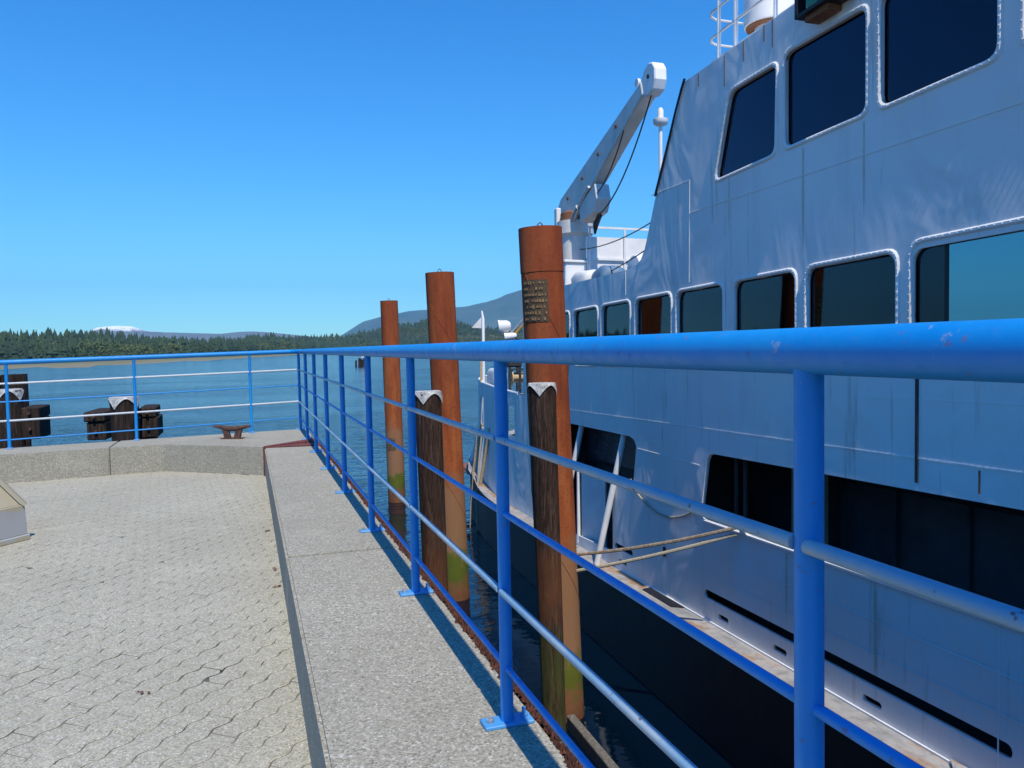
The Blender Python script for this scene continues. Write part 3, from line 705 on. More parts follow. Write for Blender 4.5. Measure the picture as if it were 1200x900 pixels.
dolphin('cluster of capped timber piles with a stub beam pointing sideways', [(-3.42, 13.76, .52, .19, True), (-4.0, 14.9, .72, .21, False), (-3.62, 14.95, .74, .19, False), (-3.85, 13.9, .46, .2, True)],
        [((-3.13, 13.66, .15), (-3.11, 14.3, .16), .26, .17), ((-3.13, 13.68, -.09), (-3.11, 14.3, -.09), .25, .31)], (-3.5, 14.2, -7))
pc = thing('pile_cluster', 'distant cluster of old timber piles with a white marker out in the inlet', 'piles', (31, 224.5, -7))
for k in range(7):
    x, y = 31 + (k - 3) * .62 + random.uniform(-.2, .2), 224.5 + random.uniform(-1, 1)
    m = MB(); m.tube([(x, y, -7), (x + random.uniform(-.3, .3), y, -1.3 + random.uniform(-.8, .9))], .26, 8); m.build('pile', 'timber_black', pc)
m = MB(); m.box((31.1, 224.5, 0.2), (1.0, .3, 3.2)); m.build('marker_board', 'tarp_white', pc, bevel=.05)

rf = thing('floating_timber', 'weathered grey timbers floating at the foot of the nearest pile', 'timber', (3.2, 7.4, WATER))
m = MB(); m.bar((3.32, 5.4, WATER + .02), (3.28, 8.62, WATER + .02), .36, .2); m.build('plank', 'timber_grey', rf, bevel=.02)
m = MB(); m.bar((3.66, 5.6, WATER + .06), (3.75, 9.13, WATER + .06), .11, .2); m.build('beam', 'timber_grey', rf, bevel=.012)

# ------------------------------------------------------------------ the ferry (frame: x = athwart, y = forward, z = up; origin at eye height)
ss = Vector((0.03062, 0.99935, -0.01913)); nn = Vector((0.99937, -0.03095, -0.01745)); uu = Vector((0.01803, 0.01858, 0.99966))
SHIP = Matrix(((nn.x, ss.x, uu.x, EYE.x), (nn.y, ss.y, uu.y, EYE.y), (nn.z, ss.z, uu.z, EYE.z), (0, 0, 0, 1)))
SB = (10.5, 8.0, -4.85)
LN = 5.2
ship = thing('ferry', 'white steel car ferry moored alongside, with riveted windows and black hull', 'ferry', SB, frame=SHIP)
TH = 0.05
side = lambda a, b, h: (LN + TH / 2 + h, a, b)
AFT = -9.0
outer = [(AFT, -3.24), (16.9, -3.24), (16.9, -.66), (16.45, -.66), (16.40, 1.50), (11.2, 1.44), (10.95, 1.45), (10.78, 1.48), (10.66, 1.54), (10.55, 1.65), (10.45, 1.83), (10.22, 2.29), (9.36, 3.68), (AFT, 3.80)]
holes = []
lw = [(13.55, 14.75), (12.24, 13.42), (10.99, 12.16), (9.69, 10.88), (8.39, 9.61), (7.01, 8.24), (5.62, 6.91), (3.75, 5.53), (2.4, 3.62), (1.1, 2.28), (-.2, .98), (-1.5, -.32), (-2.8, -1.62)]
for a0, a1 in lw: holes.append(rrect(a0 + .05, a1 - .05, 0.0, .95, .11))
up_w = [[(8.66, 2.19), (8.30, 3.24), (7.33, 3.24), (7.36, 2.21)]] + [[(a1, 2.22), (a1, 3.29), (a0, 3.27), (a0, 2.23)] for a0, a1 in ((5.99, 7.27), (4.62, 5.90), (3.2, 4.48), (1.8, 3.05), (.4, 1.65))]
def rpoly(poly, r, seg=4, inset=0.0):
    pts = [Vector(p) for p in poly]; n = len(pts); c = sum(pts, Vector((0, 0))) / n; out = []
    if inset:
        q = []
        for i in range(n):
            p, a, b = pts[i], pts[i - 1], pts[(i + 1) % n]; d1 = (p - a).normalized(); d2 = (b - p).normalized()
            n1 = Vector((-d1.y, d1.x)); n2 = Vector((-d2.y, d2.x))
            if n1.dot(c - p) < 0: n1 = -n1
            if n2.dot(c - p) < 0: n2 = -n2
            k = n1 + n2; q.append(p + k * (inset / (1 + n1.dot(n2))))
        pts = q
    for i in range(n):
        p, a, b = pts[i], pts[i - 1], pts[(i + 1) % n]; d1 = (a - p).normalized(); d2 = (b - p).normalized()
        for k in range(seg + 1):
            t = k / seg; s0 = p + d1 * r; s1 = p + d2 * r
            out.append(tuple((1 - t) ** 2 * s0 + 2 * t * (1 - t) * p + t * t * s1))
    return out
for w in up_w: holes.append(rpoly(w, .12, inset=.045))
opening = rpoly([(8.98, -1.97), (8.80, -1.12), (-5, -1.00), (-5, -1.86)], .14)
holes.append(opening)
holes.append(rpoly([(-6, -1.88), (-6, -1.0), (AFT + .3, -1.0), (AFT + .3, -1.86)], .1))
holes.append([(14.3, -1.07), (11.07, -1.10), (10.92, -1.14), (10.84, -1.24), (10.94, -1.76), (11.02, -1.87), (11.17, -1.92), (11.72, -1.91), (11.72, -3.02), (14.3, -3.10)])
slit = lambda a0, a1, b, h: rrect(a0, a1, b - h / 2, b + h / 2, h * .45, 3)
holes += [slit(4.50, 8.90, -2.905, .115), slit(-1.0, 3.9, -2.88, .115), slit(10.98, 11.66, -2.89, .09)]
for a0, a1 in ((8.33, 8.57), (7.2, 7.45), (5.82, 6.07), (3.3, 3.55), (11.2, 11.5)): holes.append(slit(a0, a1, -3.105, .065))
side_pl = plate('side_plating', outer, holes, TH, 'ship_white', ship, side, SB)

# windows: riveted frame, pane, sometimes a curtain
def ship_window(poly_out, r, glass, curtain=None, split=None):
    o1 = rpoly(poly_out, r); o2 = rpoly(poly_out, r * .9, inset=.048); n = len(o1); m = MB()
    f1, f2 = LN - .003, LN - .018
    mid = [((a[0] * .7 + b[0] * .3), (a[1] * .7 + b[1] * .3)) for a, b in zip(o1, o2)]
    mid2 = [((a[0] * .3 + b[0] * .7), (a[1] * .3 + b[1] * .7)) for a, b in zip(o1, o2)]
    vs = [(LN - .001, a, b) for a, b in o1] + [(f2, a, b) for a, b in mid] + [(f2, a, b) for a, b in mid2] + [(LN - .004, a, b) for a, b in o2] + [(LN + .038, a, b) for a, b in o2]
    m.add(vs, [(q * n + k, q * n + (k + 1) % n, (q + 1) * n + (k + 1) % n, (q + 1) * n + k) for q in range(4) for k in range(n)])
    # rivets
    cm = [Vector(((a[0] + b[0]) / 2, (a[1] + b[1]) / 2)) for a, b in zip(o1, o2)]; step = .068; acc = 0
    for k in range(n):
        a, b = cm[k], cm[(k + 1) % n]; L_ = (b - a).length
        while acc < L_:
            p = a + (b - a) * (acc / L_); m.lathe((f2, p.x, p.y), [(.0075, 0), (.006, .004), (.002, .006)], 6, ax=(-1, 0, 0)); acc += step
        acc -= L_
    fr = m.build('window', 'ship_white', ship)
    o3 = rpoly(poly_out, r * .8, inset=.03)
    def pane(p, g):
        m = MB(); m.prism(p, LN + .040, LN + .047, lambda a, b, h: (h, a, b)); m.build('pane', g, fr)
    if split is None: pane(o3, glass)
    else:
        a_, b0, b1 = split[0], min(p[1] for p in o3), max(p[1] for p in o3)
        lo, hi = min(p[0] for p in o3), max(p[0] for p in o3)
        pane([(a_ + .01, b0), (hi, b0), (hi, b1), (a_ + .01, b1)], glass)
        m = MB(); m.prism([(lo, b0), (a_ - .01, b0), (a_ - .01, b1), (lo, b1)], LN + .040, LN + .047, lambda a, b, h: (h, a, b)); m.build('pane', 'glass_film', fr)
        m = MB(); m.b2((LN + .035, a_ - .018, b0), (LN + .055, a_ + .018, b1)); m.build('sash_bar', 'black_rubber', fr)
    # dark rubber gasket
    g1 = rpoly(poly_out, r * .88, inset=.050); g2 = rpoly(poly_out, r * .7, inset=.064); m = MB(); n = len(g1)
    m.add([(LN + .036, a, b) for a, b in g1] + [(LN + .030, a, b) for a, b in g2], [(k, (k + 1) % n, (k + 1) % n + n, k + n) for k in range(n)]); m.build('gasket', 'black_rubber', fr)
    if curtain:
        a0, a1 = curtain; b0, b1 = poly_out[0][1] + .02, poly_out[1][1] - .02
        m = MB(); k = 26; ys_ = [a0 + (a1 - a0) * i / k for i in range(k + 1)]
        m.add([(LN + .12 + .018 * math.sin(i * 1.35), y, z) for z in (b0 - .2, b1 + .1) for i, y in enumerate(ys_)], [(i, i + 1, i + k + 2, i + k + 1) for i in range(k)]); m.build('curtain', 'curtain', fr)
    return fr
for k, (a0, a1) in enumerate(lw):
    cur = None
    ship_window([(a1, -.045), (a1, 1.0 + (.04 if a1 < 6 else 0)), (a0, 1.0 + (.05 if a1 < 6 else 0)), (a0, -.045)], .15, 'glass', cur, (5.16,) if k == 7 else None)
for w in up_w: ship_window(w, .12, 'glass_dark')

# black hull, guard ledge, bow
bowc = [(16.9, 5.20), (18, 5.205), (19, 5.25), (20, 5.35), (21, 5.44), (22, 5.61), (23, 5.87), (24, 6.26), (24.8, 6.72), (25.4, 7.2)]
def bown(s_): return float(np.interp(s_, [b[0] for b in bowc], [b[1] for b in bowc]))
goff = 0.30
guard = [(AFT, 4.92), (17, 4.92), (18, 4.93), (19, 4.96), (20, 5.05), (21, 5.20), (22, 5.29), (23, 5.54), (24, 5.92), (25, 6.46), (25.8, 7.2), (26.4, 8.3), (26.6, 9.5), (26.6, 11.5), (26.4, 12.7), (25, 14.4), (22, 15.6), (17, 16.1), (AFT, 16.1)]
def sheer(s_): return .75 * (max(0.0, s_ - 17.5) / 7.5) ** 2
gpts = [(float(np.interp(t_, range(12), [g_[0] for g_ in guard[:12]])), float(np.interp(t_, range(12), [g_[1] for g_ in guard[:12]]))) for t_ in np.linspace(0, 11, 45)] + guard[12:]
m = MB(); m.prism([(n_ + (.06 if n_ < 10.5 else -.06), s_) for s_, n_ in gpts], -6.9, 0, lambda a, b, h: (a, b, h if h < -5 else -3.34 + sheer(b))); m.build('hull', 'ship_black', ship)
def ring(name, z0, z1, inset, width, mat, bev=0):
    m = MB(); n_ = len(gpts); c = Vector((10.5, 8)); rows_ = []
    for k, (s_, q) in enumerate(gpts):
        a = Vector((gpts[max(0, k - 1)][1], gpts[max(0, k - 1)][0])); b = Vector((gpts[min(n_ - 1, k + 1)][1], gpts[min(n_ - 1, k + 1)][0])); d = (b - a).normalized(); nr = Vector((d.y, -d.x))
        p = Vector((q, s_)); z = sheer(s_)
        o_ = p + nr * inset; i_ = p + nr * width
        rows_.append([(o_.x, o_.y, z0 + z), (o_.x, o_.y, z1 + z), (i_.x, i_.y, z1 + z), (i_.x, i_.y, z0 + z)])
    m.add([v for r_ in rows_ for v in r_], [(k * 4 + e, k * 4 + (e + 1) % 4, k * 4 + 4 + (e + 1) % 4, k * 4 + 4 + e) for k in range(n_ - 1) for e in range(4)] + [(0, 1, 2, 3), (n_ * 4 - 1, n_ * 4 - 2, n_ * 4 - 3, n_ * 4 - 4)])
    m.build(name, mat, ship)
ring('guard_fender', -3.34, -3.262, 0.0, .55, 'black_rubber')
ring('guard_ledge', -3.262, -3.242, .004, .56, 'ledge_paint')
m = MB(); m.bar((LN - .012, AFT, -3.232), (LN - .012, 11.6, -3.232), .024, .02); m.build('corner_fillet', 'ship_plain', ship)
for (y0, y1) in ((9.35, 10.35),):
    m = MB(); m.prism([(5.03, y0 + .1), (5.185, y0), (5.185, y1), (5.03, y1 - .05)], -3.2405, -3.225); m.build('ledge_shadow', 'black_rubber', ship)  # cast shadow on the ledge, built in as a thin black slab
m = MB(); m.add([(4.95, 4.75, -3.236), (5.19, 5.05, -3.20), (5.19, 2.2, -3.10), (4.86, 2.2, -3.16)], [(0, 1, 2, 3)]); m.add([(4.95, 4.75, -3.241), (4.86, 2.2, -3.20), (5.19, 2.2, -3.2)], [(0, 1, 2)]); m.build('buckled_plate', 'ledge_paint', ship)
# bow bulwark with two square ports
def bow_wall():
    m = MB(); brk = sorted(set([16.9, 17.12, 17.80, 18.4, 19, 19.6, 20.2, 20.62, 21.35, 22, 22.5, 23, 23.5, 24, 24.4, 24.8, 25.1, 25.4]))
    top = lambda s_: -.66 + .04 * (s_ - 16.5)
    for a, b in zip(brk[:-1], brk[1:]):
        rows_ = [-3.24, -1.62, -.93, None] if abs(a - 17.12) < .01 else [-3.24, -1.72, -.86, None] if abs(a - 20.62) < .01 else [-3.24, None]
        for i in range(len(rows_) - 1):
            if len(rows_) == 4 and i == 1: continue
            z = [rows_[i], rows_[i], rows_[i + 1] if rows_[i + 1] is not None else top(b), rows_[i + 1] if rows_[i + 1] is not None else top(a)]
            p = [(bown(a), a), (bown(b), b), (bown(b), b), (bown(a), a)]
            if i == 0: z[0] += sheer(a); z[1] += sheer(b)
            vs = [(p[k][0], p[k][1], z[k]) for k in range(4)] + [(p[k][0] + .06, p[k][1], z[k]) for k in range(4)]
            m.add(vs, [(0, 1, 2, 3), (7, 6, 5, 4), (0, 4, 5, 1), (1, 5, 6, 2), (2, 6, 7, 3), (3, 7, 4, 0)])
    m.build('bow_bulwark', 'ship_white', ship)
    m = MB(); m.tube([(bown(s_) + .03, s_, top(s_) + .012) for s_ in np.linspace(16.9, 25.4, 30)], .03, 8); m.build('bulwark_cap', 'ship_plain', ship, smooth=True)
bow_wall()
m = MB(); m.b2((5.5, 16.5, -3.235), (15.5, 25.5, -3.21)); m.build('fore_deck', 'brown_deck', ship)
m = MB(); m.b2((5.32, 16.46, -.74), (15.8, 18.6, -.68)); m.build('landing_deck', 'ledge_paint', ship)
# decks, inner walls, far side so the ship is a closed volume
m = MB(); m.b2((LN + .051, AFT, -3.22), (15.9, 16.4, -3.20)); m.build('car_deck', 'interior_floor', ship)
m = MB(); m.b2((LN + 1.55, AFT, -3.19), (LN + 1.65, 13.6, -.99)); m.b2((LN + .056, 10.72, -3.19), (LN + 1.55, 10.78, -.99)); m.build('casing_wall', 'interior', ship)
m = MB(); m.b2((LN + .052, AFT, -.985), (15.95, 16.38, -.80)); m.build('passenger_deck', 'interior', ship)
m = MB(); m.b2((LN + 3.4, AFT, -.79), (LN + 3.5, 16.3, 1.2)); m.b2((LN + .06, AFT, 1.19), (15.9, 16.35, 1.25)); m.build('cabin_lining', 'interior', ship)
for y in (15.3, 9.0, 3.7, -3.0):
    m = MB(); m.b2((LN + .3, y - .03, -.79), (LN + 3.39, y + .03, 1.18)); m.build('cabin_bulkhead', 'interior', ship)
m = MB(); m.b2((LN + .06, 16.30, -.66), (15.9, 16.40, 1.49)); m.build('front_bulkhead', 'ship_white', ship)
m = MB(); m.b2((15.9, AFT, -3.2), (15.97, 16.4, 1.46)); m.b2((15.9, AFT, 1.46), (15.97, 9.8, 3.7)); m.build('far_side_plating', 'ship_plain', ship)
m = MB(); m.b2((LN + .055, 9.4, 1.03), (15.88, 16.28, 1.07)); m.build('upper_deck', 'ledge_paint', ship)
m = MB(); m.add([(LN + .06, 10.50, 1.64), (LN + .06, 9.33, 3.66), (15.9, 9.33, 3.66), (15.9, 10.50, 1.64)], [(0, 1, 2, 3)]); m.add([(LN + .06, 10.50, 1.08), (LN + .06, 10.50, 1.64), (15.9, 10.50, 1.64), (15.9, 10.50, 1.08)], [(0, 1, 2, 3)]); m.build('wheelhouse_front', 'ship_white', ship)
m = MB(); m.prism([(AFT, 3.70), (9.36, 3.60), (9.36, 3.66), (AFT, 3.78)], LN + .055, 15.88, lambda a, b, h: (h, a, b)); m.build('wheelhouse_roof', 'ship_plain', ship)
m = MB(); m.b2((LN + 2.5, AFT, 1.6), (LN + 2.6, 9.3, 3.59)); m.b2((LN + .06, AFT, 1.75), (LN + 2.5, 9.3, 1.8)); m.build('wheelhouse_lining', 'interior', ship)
m = MB(); m.b2((LN, AFT - .06, -3.24), (15.97, AFT, 3.78)); m.build('aft_bulkhead', 'ship_plain', ship)
# recess: dark panel, door leaf, back wall
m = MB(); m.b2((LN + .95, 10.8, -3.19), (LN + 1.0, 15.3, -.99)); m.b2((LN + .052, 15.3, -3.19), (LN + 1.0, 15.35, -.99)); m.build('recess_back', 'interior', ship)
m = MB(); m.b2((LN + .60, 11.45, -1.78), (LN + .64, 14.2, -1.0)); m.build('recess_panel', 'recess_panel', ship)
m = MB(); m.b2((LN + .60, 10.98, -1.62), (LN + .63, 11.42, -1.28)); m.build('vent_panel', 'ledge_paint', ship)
dl = MB(); dl.bar((LN + .28, 12.62, -2.55), (LN + .06, 13.18, -2.55), 1.24, .04, up=(1, .4, 0)); dl.build('door_leaf', 'ship_plain', ship)
m = MB(); m.tube([(LN + .02, 13.25, -3.2), (LN + .02, 13.25, -1.9)], .035, 10); m.build('door_post', 'ship_plain', ship, smooth=True)
def strut(p, q, r, mat='ship_plain'):
    m = MB(); m.tube([p, q], r, 12); m.build('strut', mat, ship, smooth=True)
strut((4.98, 11.86, -3.235), (5.30, 11.45, -1.05), .05); strut((4.98, 13.7, -3.235), (5.30, 13.25, -1.05), .05)
for s_, mt in ((22.9, 'ship_plain'), (21.7, 'wood_cream'), (20.7, 'ship_plain'), (20.2, 'wood_cream')):
    n0 = float(np.interp(s_, [g_[0] for g_ in guard[:12]], [g_[1] for g_ in guard[:12]]))
    strut((n0 + .10, s_, -3.24 + sheer(s_)), (bown(s_ - .2) - .02, s_ - .5, -1.62), .045, mt)
# weld seams, laps and rust streak plates
def seam(p, q, w=.012, d=.006, mat='ship_white'):
    m = MB(); m.bar((LN - d / 2 + .0005, p[0], p[1]), (LN - d / 2 + .0005, q[0], q[1]), w, d, up=(1, 0, 0)); m.build('weld_seam', mat, ship)
seam((9.25, 1.06), (9.23, 2.36)); seam((9.23, 2.37), (10.30, 2.40)); seam((11.19, 1.06), (11.19, 1.42)); seam((9.22, 1.95), (AFT, 1.62), .008)
seam((5.42, -.06), (5.42, -1.02), .03, .012, 'dark_gear'); seam((AFT, -.79), (14.2, -.83), .014); seam((AFT, -.30), (9.0, -.32), .008, .004); seam((10.80, -1.26), (9.0, -1.30), .010, .006)
seam((AFT, -2.30), (8.3, -2.36), .008, .005); seam((AFT, -2.62), (8.6, -2.66), .008, .005); seam((4.62, -2.0), (4.62, -3.2), .010, .006); seam((8.95, -2.6), (8.95, -3.22), .010, .006)
for y in (9.0, 10.42, 12.6): seam((y, -.84), (y, -.06), .008, .004)
m = MB(); m.bar((LN + .005, AFT, -1.878), (LN + .005, 8.86, -1.985), .07, .022, up=(0, 0, 1)); m.build('opening_coaming', 'ship_plain', ship)
m = MB()
for (y, z0, z1) in ((8.40, 3.30, 3.66), (8.0, 3.45, 3.68), (7.6, 3.52, 3.70), (9.0, 3.5, 3.66), (7.45, 3.40, 3.7), (4.80, -1.02, -.84)):
    m = MB(); m.b2((LN - .004, y - .008, z0), (LN - .0008, y + .008, z1)); m.build('rust_streak', 'rust_trim', ship)
for y in np.arange(-8, 10.3, 0.9):
    m = MB(); m.b2((LN + 1.49, y - .02, -3.19), (LN + 1.55, y + .02, -1.0)); m.build('stiffener', 'interior', ship)
m = MB(); m.b2((LN + 1.48, 6.3, -3.1), (LN + 1.548, 7.1, -1.2)); m.build('casing_door', 'interior', ship, bevel=.02)
m = MB(); m.b2((LN + 1.40, 3.0, -2.4), (LN + 1.548, 3.7, -1.5)); m.build('locker', 'ledge_paint', ship, bevel=.02)
for z in (-1.25, -1.12):
    m = MB(); m.tube([(LN + 1.40, AFT, z), (LN + 1.40, 10.5, z)], .03, 8); m.build('pipe', 'dark_gear', ship)
simple('run_stain', (0.60, 0.56, 0.45), 0.6, 0.12, 8)
for (y, z0, z1, w_) in ((6.93, 1.12, 2.19, .03), (6.06, 1.3, 2.2, .02), (8.30, 1.5, 2.2, .018), (3.9, 1.2, 2.2, .03), (7.2, -2.75, -2.02, .03), (6.7, -2.5, -2.0, .025), (5.9, -2.8, -2.0, .03), (10.0, -1.2, -.86, .02)):
    m = MB(); m.add([(LN - .0012, y - w_ / 2, z1), (LN - .0012, y + w_ / 2, z1), (LN - .0012, y + w_ * .7, (z0 + z1) / 2), (LN - .0012, y + w_ * .1, z0), (LN - .0012, y - w_ * .1, z0), (LN - .0012, y - w_ * .6, (z0 + z1) / 2)], [(0, 1, 2, 3, 4, 5)]); m.build('run_stain', 'run_stain', ship)
# hand rails inside the car deck
for (y0, y1, z) in ((5.2, 8.6, -1.42), (1.0, 4.9, -1.45)):
    m = MB(); m.tube([(LN + 1.46, y0, z), (LN + 1.46, y1, z)], .025, 8); m.tube([(LN + 1.46, y0 + .1, z), (LN + 1.55, y0 + .1, z)], .018, 6); m.tube([(LN + 1.46, y1 - .1, z), (LN + 1.55, y1 - .1, z)], .018, 6); m.build('hand_rail', 'black_rubber', ship)
m = MB(); m.b2((LN + .9, 8.05, -3.19), (LN + 1.2, 8.35, -1.0)); m.build('web_frame', 'wood_cream', ship)
for y in (8.5, 8.7):
    m = MB(); m.tube([(LN + .35, y, -3.2), (LN + .35, y, -1.0)], .03, 8); m.build('inner_stanchion', 'dark_gear', ship)
m = MB(); m.tube([(LN - .05, 7.96, -1.90), (LN + .10, 7.96, -1.90)], .045, 10); m.tube([(LN - .02, 7.90, -1.94), (LN - .02, 8.02, -1.94)], .03, 8); m.build('fairlead', 'ship_plain', ship)
m = MB(); m.tube([(LN - .02, 9.93, -2.55), (LN - .02, 9.93, -2.68)], .02, 8); m.build('pad_eye', 'black_rubber', ship)
# roof railing
def rrail():
    ru = lambda y: 3.70 - .0065 * (y - 9.3); x = LN + .16
    for y in (8.78, 8.40, 7.62, 6.8, 6.0, 5.0, 4.0):
        m = MB(); m.tube([(x, y, ru(y)), (x, y, ru(y) + 1.05)], .024, 8); m.build('rail_post', 'ship_plain', ship, smooth=True)
    for k, z in enumerate((.09, .40, .72, 1.05)):
        m = MB(); m.tube([(x, 3.0, ru(3) + z), (x, 8.95, ru(8.95) + z), (x + .05, 9.06, ru(9) + z), (x + .16, 9.12, ru(9) + z), (x + 1.3, 9.14, ru(9) + z)], .016, 8); m.build('guard_rail', 'ship_plain', ship, smooth=True)
    for xx in (x + .45, x + 1.2):
        m = MB(); m.tube([(xx, 9.13, 3.68), (xx, 9.13, 4.74)], .02, 8); m.build('rail_post', 'ship_plain', ship, smooth=True)
rrail()

# things standing on the ferry
vc = thing('vent_cowl', 'white mushroom ventilator drum on the wheelhouse roof behind the rail', 'ventilator', (6.1, 9.6, 3.66), frame=SHIP)
VX, VY = 5.98, 8.62
vc.matrix_world = SHIP @ Matrix.Translation((VX, VY, 3.66)); BASES[vc.name]['base_pt'] = Vector((VX, VY, 3.66))
m = MB(); m.lathe((VX, VY, 3.66), [(.15, 0), (.15, .3), (.22, .72), (.22, .9)], 28); m.build('pedestal', 'ship_plain', vc, smooth=True)
m = MB(); m.lathe((VX, VY, 4.18), [(.30, 0), (.31, .01), (.31, .34), (.27, .36), (.20, .72), (.05, .78)], 32); m.build('drum', 'ship_plain', vc, smooth=True)
m = MB(); m.lathe((VX, VY, 4.165), [(.285, 0), (.29, .014)], 32); m.build('underside', 'rust_trim', vc)

nl = thing('navigation_light', 'black box sidelight with green lens on a rusty bracket above the wheelhouse windows', 'light', (5.0, 6.7, 3.5), frame=SHIP)
m = MB(); m.b2((4.97, 6.72, 3.38), (5.19, 6.76, 3.85)); m.b2((4.97, 6.15, 3.38), (5.19, 6.76, 3.41)); m.b2((5.16, 6.15, 3.41), (5.19, 6.72, 3.85)); m.b2((4.97, 6.15, 3.82), (5.19, 6.72, 3.85)); m.build('screen', 'black_rubber', nl)
m = MB(); m.lathe((5.07, 6.6, 3.412), [(.06, 0), (.075, .03), (.075, .22), (.05, .26), (.02, .29)], 20); m.build('lens', 'green_lens', nl, smooth=True)
m = MB(); m.b2((5.03, 6.35, 3.325), (5.19, 6.68, 3.379)); m.build('bracket', 'rust_trim', nl)

# crane (stowed, boom pointing aft)
cr = thing('deck_crane', 'white knuckle deck crane with raised box boom on the upper deck', 'crane', (6.0, 15.4, 1.07), frame=SHIP)
CX, CY = 6.0, 15.35
m = MB(); m.lathe((CX, CY, 1.07), [(.40, 0), (.40, .25), (.30, .3), (.30, 1.55), (.37, 1.6), (.37, 1.86)], 24); m.build('column', 'crane_white', cr, smooth=True)
m = MB(); m.lathe((CX, CY, 2.80), [(.30, .12), (.30, .30), (.22, .34)], 20); m.build('slew_ring', 'rust_trim', cr, smooth=True)
p0 = Vector((CX, 15.95, 2.98)); p1 = Vector((CX, 11.75, 4.58))
def boompoly(m, pts, w): m.prism(pts, CX - w / 2, CX + w / 2, lambda a, b, h: (h, a, b))
m = MB(); boompoly(m, [(16.25, 3.14), (15.9, 2.99), (15.1, 3.02), (14.45, 3.26), (11.95, 4.42), (12.02, 4.66), (15.85, 3.50)], .26); m.build('boom', 'crane_white', cr, bevel=.02)
m = MB(); boompoly(m, [(12.12, 4.50), (12.05, 4.70), (11.93, 4.83), (11.78, 4.88), (11.65, 4.85), (11.56, 4.74), (11.55, 4.55), (11.62, 4.40), (11.80, 4.36), (12.0, 4.40)], .22); hd = m.build('head', 'ship_plain', cr, bevel=.02)
m = MB(); m.tube([(CX - .125, 11.78, 4.66), (CX + .125, 11.78, 4.66)], .035, 10); m.build('sheave_pin', 'black_rubber', hd)
m = MB(); m.tube([(CX - .12, 12.2, 4.70), (CX - .07, 12.2, 4.70)], .07, 12); m.build('lug', 'ship_plain', cr, smooth=True)
m = MB(); boompoly(m, [(14.75, 3.14), (13.95, 3.42), (13.85, 3.12), (14.0, 2.88), (14.7, 2.80)], .30); m.build('winch_housing', 'crane_white', cr, bevel=.02)
m = MB(); m.tube([(CX - .16, 15.3, 2.75), (CX - .16, 14.75, 3.12)], .06, 10); m.tube([(CX - .16, 14.75, 3.12), (CX - .16, 14.2, 3.40)], .03, 8); m.build('hydraulic_ram', 'galv', cr, smooth=True)
for y_, z_ in ((15.4, 3.42), (14.6, 3.65), (13.8, 3.92), (13.0, 4.2)):
    m = MB(); m.box((CX - .135, y_, z_), (.02, .10, .05)); m.build('bracket', 'rust_trim', cr)
m = MB(); m.bar((CX - .28, 15.62, 1.1), (CX - .28, 15.62, 3.25), .16, .10); m.build('hydraulic_post', 'ship_plain', cr, bevel=.015)
def sag(a, b, d, n=14):
    a, b = Vector(a), Vector(b); return [a + (b - a) * (k / n) - Vector((0, 0, d * 4 * (k / n) * (1 - k / n))) for k in range(n + 1)]
m = MB(); m.tube(sag((CX - .05, 11.75, 4.42), (CX - .05, 14.0, 2.83), .32), .014, 6); m.build('hoist_cable', 'cable', cr)
m = MB(); m.tube(sag((CX - .12, 12.7, 4.05), (CX - .12, 14.0, 3.2), .16), .012, 6); m.build('hoist_cable', 'cable', cr)
m = MB(); m.tube([(CX, 14.05, 2.84), (CX, 14.25, 2.70), (CX, 14.3, 2.52)], [.05, .06, .02], 8); m.build('hook', 'cable', cr)

ml = thing('mast_light', 'white masthead lamp on a slim grey pole forward of the wheelhouse', 'light', (6.3, 12.15, 1.07), frame=SHIP)
MX, MY = 6.3, 12.15
m = MB(); m.tube([(MX, MY, 1.07), (MX, MY, 4.05)], .032, 10); m.build('pole', 'ship_plain', ml, smooth=True)
m = MB(); m.lathe((MX, MY, 4.02), [(.10, 0), (.125, .03), (.125, .09), (.05, .11), (.05, .24), (.03, .28)], 20); m.build('lamp', 'ship_plain', ml, smooth=True)

# bulwark screen, locker and tarps on the upper deck
bs = thing('deck_screen', 'white ribbed steel screen across the ferry upper deck behind the crane', 'screen', (7.3, 14.6, 1.07), frame=SHIP)
for k, (z0, z1) in enumerate(((1.10, 1.62), (1.66, 2.06), (2.10, 2.52))):
    m = MB(); m.b2((5.95, 14.60, z0), (10.5, 14.64, z1)); m.build('panel', 'ship_plain', bs)
for z in (1.64, 2.08, 2.70):
    m = MB(); m.bar((5.95, 14.57, z), (10.5, 14.57, z), .03, .04); m.build('rib', 'ship_plain', bs)
for x in (6.0, 6.75, 7.3, 8.2, 9.3):
    m = MB(); m.tube([(x, 14.56, 1.08), (x, 14.56, 2.72)], .022, 6); m.build('stanchion', 'ship_plain', bs)
def tarp(name, label, c, d, mat, seed):
    bm = bmesh.new(); bmesh.ops.create_icosphere(bm, subdivisions=3, radius=1.0)
    for v in bm.verts:
        p = v.co.copy(); q = Vector([math.copysign(abs(a) ** .55, a) for a in p]); q *= 1 + .10 * noise.noise(p * 2.2 + Vector((seed, 0, 0))) + .05 * noise.noise(p * 6 + Vector((seed, 3, 0)))
        v.co = Vector((q.x * d[0] / 2, q.y * d[1] / 2, max(-d[2] / 2, q.z * d[2] / 2)))
    me = bpy.data.meshes.new(name); bm.to_mesh(me); bm.free(); me.materials.append(M[mat]); me.polygons.foreach_set('use_smooth', [True] * len(me.polygons))
    o = bpy.data.objects.new(name, me); col.objects.link(o); o.matrix_world = SHIP @ Matrix.Translation(c); tag(o, label, 'tarpaulin'); return o
tarp('covered_gear', 'blue tarpaulin lashed over gear beside the crane on the ferry', (5.95, 13.55, 1.45), (.5, .7, .75), 'tarp_blue', 1)
